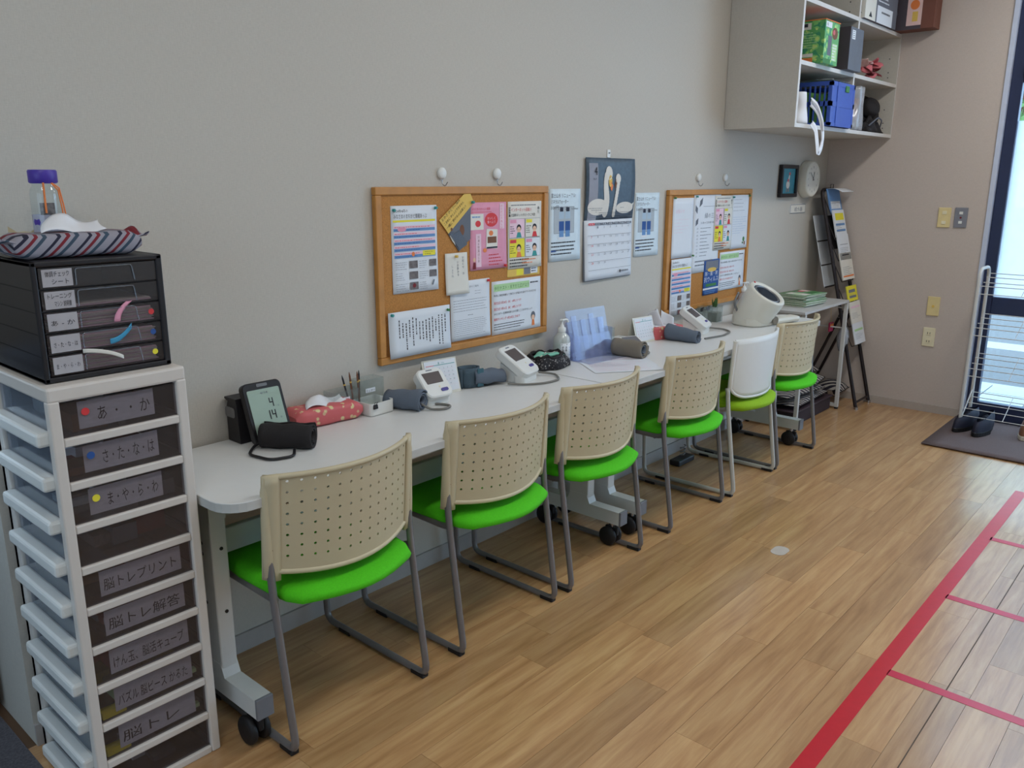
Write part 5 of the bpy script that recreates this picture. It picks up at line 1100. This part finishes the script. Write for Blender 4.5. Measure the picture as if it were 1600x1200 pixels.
# tower of brochures
t = thing('magazine_rack', 'tall black tubular A-frame brochure rack in the room corner', 'magazine rack', (5.50, -.25, 0))
X = .119
P = lambda s, f: (s * X, -.182 + .357 * f, 1.395 * f)        # along the leaning front frame, from foot to top
b = MB(); b.tube([P(-1, .012), P(-1, 1), P(1, 1), P(1, .012)], .0115, 'bmetal', 10, fillet=.045); b.obj('front_frame', t)
b = MB(); b.tube([(-X + .024, .225, .012), (-X + .024, -.02, .62), (X - .024, -.02, .62), (X - .024, .225, .012)], .0095, 'bmetal', 8, fillet=.02); b.obj('rear_frame', t)
MB().tube([P(-1, .03), P(1, .03)], .008, 'bmetal', 8).obj('foot_bar', t)
for s in (-1, 1): MB().cyl(.013, 0, .016, 'steel', 12, Tm(P(s, 0)[:2] + (0,))).obj('foot', t)
def fr(f, off): # point on the frame plane pushed out to the room side
    n = Vector((0, -1.395, .357)).normalized(); q = Vector((0, -.182 + .357 * f, 1.395 * f)) + n * off; return q
for k, f in enumerate((.955, .845, .75, .655, .55, .45, .36)):
    q = fr(f, .004); g = fr(f - .075, .03)
    b = MB(); b.tube([(-.10, q.y, q.z), (-.10, g.y, g.z), (.10, g.y, g.z), (.10, q.y, q.z)], .003, 'bmetal', 6, fillet=.006); b.tube([(-.03, q.y, q.z + .03), (-.022, q.y, q.z + .095), (.022, q.y, q.z + .095), (.03, q.y, q.z + .03)], .0022, 'bmetal', 6) if k == 0 else None
    b.obj('wire_pocket', t)
MB().box(-.10, .10, 0, .006, 0, .22, 'blackm', T=Tm((0, .075, 1.02), rx=.25 - .5)).obj('back_panel', t)
def brochure(label, f, m, w=.20, h=.20, fold=False, inks=(), off=.026, dx=0, name='brochure', tilt=0):
    q = fr(f - .07, off); g = thing(name, label, 'brochure', (5.50 + dx, -.25 + q.y, q.z), 0, 'brochures on the black rack')
    ang = math.atan2(1.395, .357) + tilt; T = Tm(rx=ang)
    MB().box(-w / 2, w / 2, 0, h, -.004, .003, m).obj('pages', g, warp=lambda v: tuple(T @ Vector(v)))
    p = Print(T @ Matrix.Translation((-w / 2, 0, .003)))
    for (a, c, d, e, mm) in inks: p.rect(a * w, c * h, d * w, e * h, mm)
    p.lines(.02, .03, w - .02, h * .5, 5, 'inkgrey', .2, int(f * 100)); p.obj(g)
    if fold: MB().grid(lambda u, v: (-w / 2 + w * u, -.10 * v, .01 * math.sin(v * 3)), 4, 6, 'paper', T=Matrix.Translation(T @ Vector((0, h, .003))) @ Tm(rx=.22), thick=.0008).obj('flopped_cover', g)
brochure('open brochure with a flopped white cover, topmost on the black rack', .955, 'midblue', fold=True, h=.165, inks=((0, .1, 1, .9, 'midblue'), (.1, .2, .9, .5, 'paper')))
brochure('white brochure with yellow picture, second from the top of the rack', .85, 'paper', h=.175, inks=((.15, .62, .9, .88, 'yellow'), (.1, .42, .9, .5, 'midblue'), (.1, .2, .9, .28, 'midblue')), w=.19, off=.036)
brochure('plain white brochure, third from the top of the rack', .745, 'paper', h=.165, w=.19, inks=((.15, .6, .85, .62, 'inkgrey'),), off=.040)
brochure('cream brochure with orange band, fourth from the top of the rack', .655, 'paperw', h=.175, w=.20, inks=((.05, .1, .95, .16, 'orange'), (.2, .9, .8, .94, 'ink')), off=.040)
brochure('bright yellow leaflet in the wire pocket, fifth from the top', .556, 'yellow', h=.10, w=.17, inks=((.15, .55, .8, .75, 'inkgrey'), (.15, .2, .85, .35, 'inkgrey')), off=.046)
brochure('white leaflets in the rack below the yellow leaflet', .455, 'paperw', h=.14, w=.19, inks=((.1, .7, .9, .8, 'lpink'),), off=.05)
brochure('pale leaflets in the lowest pocket of the rack', .36, 'paper', h=.14, w=.18, inks=((.1, .6, .9, .7, 'lgreen'),), off=.05)
for k, (f, dz) in enumerate(((.87, 0), (.76, 0), (.66, 0))):
    q = fr(f, -.035); g = thing('brochure', ('white papers hanging behind the rack, uppermost', 'white papers hanging behind the rack, middle', 'white papers hanging behind the rack, lowest')[k], 'brochure', (5.49, -.25 + q.y + .012, q.z - .14), 0, 'papers behind the black rack')
    T = Tm(rx=math.radians(-14)); MB().box(-.10, .10, 0, .004, 0, .17, 'paper').obj('pages', g, warp=lambda v: tuple(T @ Vector(v))); MB().box(-.10, .10, -.002, -.0002, -.003, .006, 'bmetal').obj('holder_lip', g, warp=lambda v: tuple(T @ Vector(v)))
t = thing('plastic_bag', 'small clear plastic bag hanging from the rack beside the side table leg', 'bag', (5.395, -.30, .37)); 
b = MB(); b.grid(lambda u, v: ((.03 + .02 * math.sin(v * PI)) * math.cos(2 * PI * u), (.02 + .015 * math.sin(v * PI)) * math.sin(2 * PI * u) * (1 + .2 * math.sin(u * 30)), .16 * v), 20, 8, POLY, thick=.001); b.obj('bag', t); MB().tube([(0, 0, .155), (0, .012, .21), (0, .05, .22)], .0015, 'wplastic', 5).obj('string', t)
t = thing('pink_packet', 'small magenta and orange packet behind the side table leg', 'packet', (5.335, -.235, .50)); MB().box(-.03, .03, -.006, .006, 0, .06, mat('magenta', (176, 50, 90), .5), .003).obj('packet', t); MB().box(-.028, .028, -.0075, -.0055, .035, .05, 'orange').obj('stripe', t); MB().tube([(0, 0, .06), (0, .01, .16)], .001, 'gold', 5).obj('string', t)
# striped cushions on a dark low tray under the side table
t = thing('floor_tray', 'dark brown low tray on the floor under the side table', 'tray', (5.00, -.175, 0)); MB().box(-.29, .29, -.12, .12, .002, .085, mat('dark_tray', (48, 34, 40), .7), .004).obj('tray', t); MB().box(-.30, .30, -.13, .13, .085, .094, mat('dark_tray2', (60, 44, 50), .6), .003).obj('rim', t)
def cushion(label, x, y, z, w, d, h, rz, tilt=0, m=BWSTRIPE):
    g = thing('striped_cushion', label, 'cushion', (x, y, z), rz, 'black and white striped cushions'); g.rotation_euler = (tilt, 0, rz)
    b = MB(); b.grid(lambda u, v: ((u - .5) * w * (1 - .06 * abs(2 * v - 1) ** 2), (v - .5) * d, .5 * h + .5 * h * (math.sin(PI * u) * math.sin(PI * v)) ** .45 + .004 * math.sin(u * 14 + v * 5)), 14, 10, m)
    b.grid(lambda u, v: ((.5 - u) * w * (1 - .06 * abs(2 * v - 1) ** 2), (v - .5) * d, .5 * h - .5 * h * (math.sin(PI * u) * math.sin(PI * v)) ** .45), 14, 10, m); b.obj('cover', g)
    MB().tube([(-w / 2 * .94, -d / 2, h / 2), (0, -d / 2, h / 2), (w / 2 * .94, -d / 2, h / 2)], .003, 'black', 6).obj('piping', g)
cushion('black and white striped cushion lying lowest on the dark tray', 5.0, -.18, .095, .54, .22, .05, .03)
cushion('black and white striped cushion in the middle of the pile', 4.95, -.175, .147, .46, .20, .048, -.12)
cushion('black and white striped cushion slanting on top of the pile', 5.13, -.19, .190, .24, .17, .05, .15, .05)
cushion('black and white striped cushion folded inside the feet of the black rack', 5.50, -.22, .03, .18, .18, .12, .05)
cushion('dark striped bag leaning behind the piled cushions', 5.31, -.10, .205, .20, .10, .05, -.15, .2)

# ================================================================== wall cabinet and its contents
t = thing('wall_cabinet', 'open beige wall cabinet hung high in the corner', 'cabinet', (4.163, -.387, 1.713))
CX, CY, CZ = 4.163, -.387, 1.713; TOP = 2.90 - CZ; Wc = XF - .003 - CX; Dp = .385; pt = .02
def cpart(n, x0, x1, y0, y1, z0, z1): 
    o = MB().box(x0, x1, y0 + .0012, y1, z0, z1, WALL).obj(n, t); MB().box(x0, x1, y0, y0 + .0012, z0, z1, 'cabedge').obj('edge_band', o); return o
cpart('side_panel', 0, pt, 0, Dp, 0, TOP); cpart('side_panel', Wc - .012, Wc, 0, Dp, 0, TOP)
cpart('bottom_panel', pt, Wc - .012, 0, Dp, 0, pt)
MB().box(pt, Wc - .012, Dp - .006, Dp, pt, TOP, WALL).obj('back_panel', t)
DV = 4.895 - CX
cpart('divider', DV, DV + pt, 0, Dp - .006, pt, TOP)
for z in (2.010 - CZ, 2.300 - CZ, 2.60 - CZ):
    cpart('shelf', pt, DV, 0, Dp - .006, z, z + pt); cpart('shelf', DV + pt, Wc - .012, 0, Dp - .006, z, z + pt)
cpart('top_panel', pt, Wc - .012, 0, Dp - .006, TOP - pt, TOP)
for z in (.06, .09, .17, .36, .39, .47, .66, .69, .77): MB().cyl(.0035, 0, .001, 'ink', 8, Tm((Wc - .012, .055, z), ry=-PI / 2)).obj('shelf_pin_hole', t)
for z in (.64, .69, .74): MB().cyl(.0035, 0, .001, 'ink', 8, Tm((DV, .055, z), ry=-PI / 2)).obj('shelf_pin_hole', t)
def carton(name, label, x0, x1, y0, y1, z0, h, m, cat='box', front=None, side=None, lid=None, rz=0):
    g = thing(name, label, cat, ((x0 + x1) / 2, (y0 + y1) / 2, z0 + .0005), rz); w, d = (x1 - x0) / 2, (y1 - y0) / 2
    MB().box(-w, w, -d, d, 0, h, m, .002).obj('carton', g)
    if front: p = Print(Matrix.Translation((-w, -d, 0)) @ WALLT); front(p, 2 * w, h); p.obj(g)
    if side: p = Print(Matrix(((0, 0, -1, -w), (-1, 0, 0, d), (0, 1, 0, 0), (0, 0, 0, 1)))); side(p, 2 * d, h); p.obj(g, 'side_print')
    if lid: MB().box(-w - .002, w + .002, -d - .002, d + .002, h, h + .004, lid).obj('lid_flap', g)
    return g
def gf(p, w, h): p.rect(.01, h * .84, w * .45, h * .97, 'paper').vtext('省力', .02, h * .97, .018, 'ink').ell(w * .68, h * .74, w * .2, h * .14, 'brown').ell(w * .62, h * .76, w * .08, h * .06, 'flower').rect(w * .25, h * .2, w * .5, h * .66, 'slate').rect(w * .56, h * .1, w * .9, h * .5, 'lgreen').lines(w * .58, h * .1, w * .9, h * .5, 6, 'paper', .4).rect(0, 0, w * .5, h * .12, 'dgreen')
def gs(p, w, h): p.rect(w * .35, h * .80, w * .8, h * .95, 'paperw').rect(w * .38, h * .86, w * .75, h * .94, 'ink').lines(w * .1, h * .35, w * .9, h * .75, 7, 'lgreen', .3, 1, .9).rect(w * .35, h * .02, w * .85, h * .14, 'orange').rect(w * .35, h * .16, w * .85, h * .24, 'paperw')
carton('printed_box', 'green printed carton with an orange top on the middle cabinet shelf', 4.362, 4.552, -.42, -.06, 2.030, .205, GREENBOX, front=gf, side=gs, lid='orange')
def sf(p, w, h): p.rect(w * .12, h * .72, w * .36, h * .93, 'paper').lines(w * .15, h * .74, w * .33, h * .92, 4, 'ink', .3).lines(w * .55, h * .45, w * .62, h * .6, 3, 'inkgrey', .3)
carton('slate_box', 'tall slate grey carton with a small white label, right of the green carton', 4.695, 4.888, -.425, -.06, 2.030, .215, 'slate', front=sf, side=lambda p, w, h: p.rect(0, 0, w, h, 'darkbox').lines(w * .5, h * .75, w * .7, h * .9, 3, 'inkgrey', .3))
def wf(p, w, h): p.rect(0, 0, w * .32, h, 'paperw').poly([(w * .12, h * .06), (w * .17, h * .18), (w * .22, h * .06)], 'ink').lines(w * .04, h * .4, w * .2, h * .5, 2, 'ink', .5).rect(w * .32, 0, w, h, 'slate').rect(w * .36, h * .0, w * .86, h * .36, 'paper').lines(w * .5, h * .2, w * .8, h * .28, 1, 'ink', .5).lines(w * .38, h * .42, w * .84, h * .95, 7, 'paper', .35)
g = carton('large_box', 'dark printed carton with a white label, on the upper right cabinet shelf', 4.925, 5.44, -.405, -.06, 2.320, .25, 'darkbox', front=wf, side=lambda p, w, h: p.rect(0, 0, w, h, 'paperw').lines(w * .2, h * .5, w * .7, h * .58, 1, 'ink', .6).poly([(w * .75, h * .1), (w * .85, h * .3), (w * .95, h * .1)], 'ink'))
carton('brown_carton', 'reddish brown carton with an orange picture sticking out of the upper right shelf', 5.50, 5.617, -.60, -.08, 2.322, .27, 'brownbox', side=lambda p, w, h: p.rect(0, 0, w * .86, h, 'darkbox').ell(w * .5, h * .35, w * .10, h * .14, 'slate').rect(w * .70, h * .08, w * .86, h, 'flowerp').rect(w * .76, h * .16, w * .82, h * .36, 'gold').ell(w * .78, h * .5, w * .05, h * .1, 'orange').lines(w * .42, h * .6, w * .6, h * .95, 4, 'paper', .3))
# pale flowers and their red leaves
t = thing('artificial_flowers', 'pink and dark red artificial flowers lying on the middle right cabinet shelf', 'flowers', (5.27, -.34, 2.0305)); t.scale = (1.45, 1.3, 1.3); rr = random.Random(4)
for k in range(12):
    a, r = rr.uniform(0, 2 * PI), rr.uniform(.01, .05); T = Tm((r * math.cos(a) + k * .012 - .05, .5 * r * math.sin(a) - .01, .02 + rr.uniform(0, .055)), rr.uniform(-.8, .8), rr.uniform(-.8, .8), a)
    MB().grid(lambda u, v: ((u - .5) * .055 * math.sin(PI * (.1 + .85 * v)), -.03 + .06 * v, .008 * math.sin(PI * u)), 4, 5, ('flower', 'flowerp', 'dred')[k % 3], T=T, thick=.001).obj('petal', t)
MB().tube([(-.06, 0, .006), (0, .01, .008), (.13, -.01, .006)], .004, 'dgreen', 6).obj('stem', t)
# blue folding crate
g = thing('folding_crate', 'blue slatted plastic folding crate on the lowest cabinet shelf', 'crate', (4.69, -.225, 1.7345)); w, d, h = .165, .195, .225
b = MB()
for s in (-1, 1):
    for y in (-1, 1): b.box(s * w, s * (w - .022), y * d, y * (d - .022), 0, h, 'crate', .003)
for z0, z1 in ((0, .018), (.100, .125), (h - .022, h)):
    b.box(-w, w, -d, -d + .006, z0, z1, 'crate'); b.box(-w, w, d - .006, d, z0, z1, 'crate'); b.box(-w, -w + .006, -d, d, z0, z1, 'crate'); b.box(w - .006, w, -d, d, z0, z1, 'crate')
b.box(-w + .002, w - .002, -d + .002, d - .002, .003, .006, 'crate'); b.box(-w * .55, -w * .35, -d - .002, -d + .004, .0, h, 'crate')
b.obj('crate_frame', g)
for k in range(13): y = -d + .034 + k * .027; MB().box(-w, -w + .004, y, y + .008, .018, h - .022, 'crate').obj('slat', g)
MB().box(-w + .02, w - .02, -d + .002, -d + .005, .018, h - .022, 'crate').obj('front_panel', g)
MB().box(.02, .07, -d - .004, -d + .002, h - .045, h - .012, 'dgreen', .006).obj('latch', g)
for k in range(4): q = thing('green_pouch', ('green packed cloth seen through the crate slats, nearest the front', 'green packed cloth in the crate, second from the front', 'green packed cloth in the crate, third from the front', 'green packed cloth at the back of the crate')[k], 'cloth', (4.69, -.385 + .085 * k + .04, 1.7415), 0, 'green cloths in the blue crate'); MB().box(-.14, .14, -.038, .038, 0, .16 + .01 * (k % 2), mat('crate_green', (96, 150, 76), .8, noise=.3, scale=30), .012).obj('cloth', q)
q = thing('clear_lid', 'loose clear plastic film on top of the blue crate', 'film', (4.70, -.24, 1.9605)); MB().grid(lambda u, v: (-.13 + .27 * u, -.16 + .3 * v, .012 + .016 * math.sin(u * 5) * math.sin(v * 6)), 12, 10, POLY, thick=.001).obj('film', q)
# white cloth bag hanging over the shelf edge
t = thing('white_tote', 'white cloth bag whose handle hangs below the cabinet edge', 'bag', (4.30, -.34, 1.7345))
b = MB(); b.grid(lambda u, v: ((.055 + .012 * math.sin(v * 9)) * math.cos(2 * PI * u) * (1 - .45 * v), .05 * math.sin(2 * PI * u) * (1 - .3 * v), .155 * v), 20, 10, 'tissue', thick=.003); b.add([(.02 * math.cos(k), .02 * math.sin(k), .155) for k in range(6)], [tuple(range(6))], 'tissue'); b.obj('bag_body', t)
def strap(pts, w, nm):
    b = MB(); P3 = [Vector(p) for p in pts]
    def S(u, v):
        q = v * (len(P3) - 1); i = min(int(q), len(P3) - 2); f = q - i; a, c = P3[max(0, i - 1)], P3[i]; e, g_ = P3[i + 1], P3[min(len(P3) - 1, i + 2)]
        x = .5 * ((2 * c) + (e - a) * f + (2 * a - 5 * c + 4 * e - g_) * f * f + (3 * c - a - 3 * e + g_) * f ** 3); t_ = (P3[i + 1] - P3[i]).normalized(); sd = t_.cross(Vector((0, 1, 0))).normalized()
        return tuple(x + sd * w * (u - .5) + Vector((0, -.004 * math.sin(u * PI * 2), 0)))
    b.grid(S, 4, 30, 'tissue', thick=.003); b.obj(nm, t)
strap([(.02, -.055, .10), (.07, -.075, .06), (.12, -.085, -.02), (.135, -.085, -.09), (.095, -.085, -.145), (.065, -.085, -.09), (.045, -.08, -.03), (.01, -.07, .0)], .036, 'handle')
strap([(.01, -.06, .12), (.05, -.078, .09), (.10, -.09, .02), (.12, -.092, -.03)], .02, 'handle')
# clear bag with bits, black sun hat and black cloth
t = thing('poly_bag', 'clear plastic bag with small pink and beige items beside the blue crate', 'bag', (5.070, -.335, 1.7345)); t.scale = (1.25, 1, 1.08)
b = MB(); b.grid(lambda u, v: ((.062 - .02 * v + .01 * math.sin(v * 8)) * math.cos(2 * PI * u) * (1 + .08 * math.sin(u * 40)), .055 * math.sin(2 * PI * u) * (1 + .08 * math.sin(u * 31)), .002 + .22 * v), 30, 12, POLY, thick=.001); b.obj('bag', t)
for k, (dx, z_, m) in enumerate(((-.01, .01, 'paperw'), (.02, .05, 'flowerp'), (-.015, .09, 'flower'), (.01, .13, 'orange'))): MB().box(dx - .022, dx + .022, -.02, .02, z_, z_ + .036, m, .004).obj('item_inside', t)
t = thing('black_hat', 'round black hat propped on edge on the lowest cabinet shelf', 'hat', (5.43, -.285, 1.7345 + .135)); t.rotation_euler = (1.15, 0, -.45)
MB().lathe([(.002, .075), (.045, .070), (.058, .055), (.060, .01), (.062, .004), (.098, .0), (.100, .003), (.064, .010)], 'blackm', 28).obj('crown_and_brim', t); MB().lathe([(.0612, .012), (.0612, .026)], 'rubber', 28, cap=False).obj('band', t)
t = thing('black_cloth', 'crumpled black cloth lying in front of the black hat', 'cloth', (5.40, -.33, 1.7345)); t.scale = (1.1, 1, 1.25)
b = MB(); b.grid(lambda u, v: (-.13 + .24 * u, -.045 + .09 * v, .004 + .055 * math.sin(PI * u) ** .6 * math.sin(PI * v) ** .6 * (1 + .5 * math.sin(u * 17 + v * 6) * math.sin(v * 9))), 30, 14, 'blackm', thick=.003); b.obj('cloth', t); MB().tube([(-.1, -.03, .03), (-.03, -.055, .07), (.05, -.05, .06), (.10, -.02, .02)], .004, 'slate', 6, fillet=.02).obj('drawstring', t)

# ================================================================== shoe rack and shoes by the door
t = thing('shoe_rack', 'white wire shoe rack standing in front of the glass door', 'rack', (5.40, -1.065, .006))
for y in (0, -.66): MB().tube([(-.115, y, .01), (-.115, y, .96), (.105, y, .96), (.105, y, .01)], .010, 'wmetal', 10, fillet=.06).obj('end_frame', t)
for y in (0, -.66): MB().tube([(-.115, y, .05), (.105, y, .22)], .004, 'wmetal', 6).obj('brace', t)
for k, z in enumerate((.10, .34, .58, .82)):
    for j, (dx, dz) in enumerate(((-.115, 0), (-.115, .045), (.0, .055), (.06, .08), (.105, .10))): MB().tube([(dx, 0, z + dz), (dx, -.66, z + dz)], .0026, 'wmetal', 6).obj('shelf_wire', t)
    for y in (-.22, -.44): MB().tube([(-.115, y, z), (.105, y, z + .10)], .0024, 'wmetal', 6).obj('cross_wire', t)
def shoe(label, x, y, rz, m, sole, grp, laces='black'):
    g = thing('sneaker', label, 'shoe', (x, y, .010), rz, grp); g.scale = (1.12, 1.05, 1.1)
    out = [(-.038 * (1 - .25 * abs(math.sin(a * .5)) * (math.cos(a) < 0)) * math.sin(a) - .0, .135 * math.cos(a)) for a in [2 * PI * k / 28 for k in range(28)]]
    out = [(px * (1.0 if py > -.02 else .82), py) for px, py in out]
    MB().prism(out[::-1], 0, .024, sole, cham=.003).obj('sole', g)
    b = MB()
    def up(u, v):
        a = 2 * PI * u; py = .131 * math.cos(a); px = -.036 * math.sin(a) * (1 if py > -.02 else .82); k = 1 - .52 * v * (1 if py < .03 else .4 + .0 * v)
        hh = .082 if py < .0 else .082 - .030 * (py / .131)
        yy = py * (1 - .16 * v ** 3) - .010 * v
        return (px * (1 - .38 * v ** 3), yy, .024 + hh * v)
    b.grid(up, 28, 8, m); b.obj('upper', g)
    b = MB(); b.grid(lambda u, v: ((u - .5) * .034, -.03 + .085 * v, .088 - .030 * v + .006 * math.sin(PI * u)), 6, 6, m, thick=.004); b.obj('tongue', g)
    for k in range(4): MB().tube([(-.02, .03 - .018 * k + .0, .068 + .006 * k), (0, .03 - .018 * k, .076 + .006 * k), (.02, .03 - .018 * k, .068 + .006 * k)], .002, laces, 5).obj('lace', g)
shoe('dark navy sneaker on the mat, left one of the pair', 5.36, -1.085, 1.35, 'navy', 'rubber', 'dark sneakers on the mat'); shoe('dark navy sneaker on the mat, right one of the pair', 5.335, -1.185, 1.45, 'navy', 'rubber', 'dark sneakers on the mat')
shoe('brown and white sneaker at the right edge of the picture', 5.44, -1.40, 1.5, 'brown', 'shoewhite', 'brown sneakers on the mat', 'paperw')
# loose crumpled things under the desks
t = thing('power_strip', 'black adapter with a coiled cord on the floor under the far desk', 'adapter', (3.72, -.12, 0)); MB().box(-.10, .06, -.03, .03, .001, .032, 'black', .006).obj('adapter', t); MB().tube([(.012 * math.cos(k * .9) * 1.6 - .02, .012 * math.sin(k * .9) + .0, .036 + .0028 * k) for k in range(22)], .003, 'gmetal', 5).obj('coiled_cord', t)
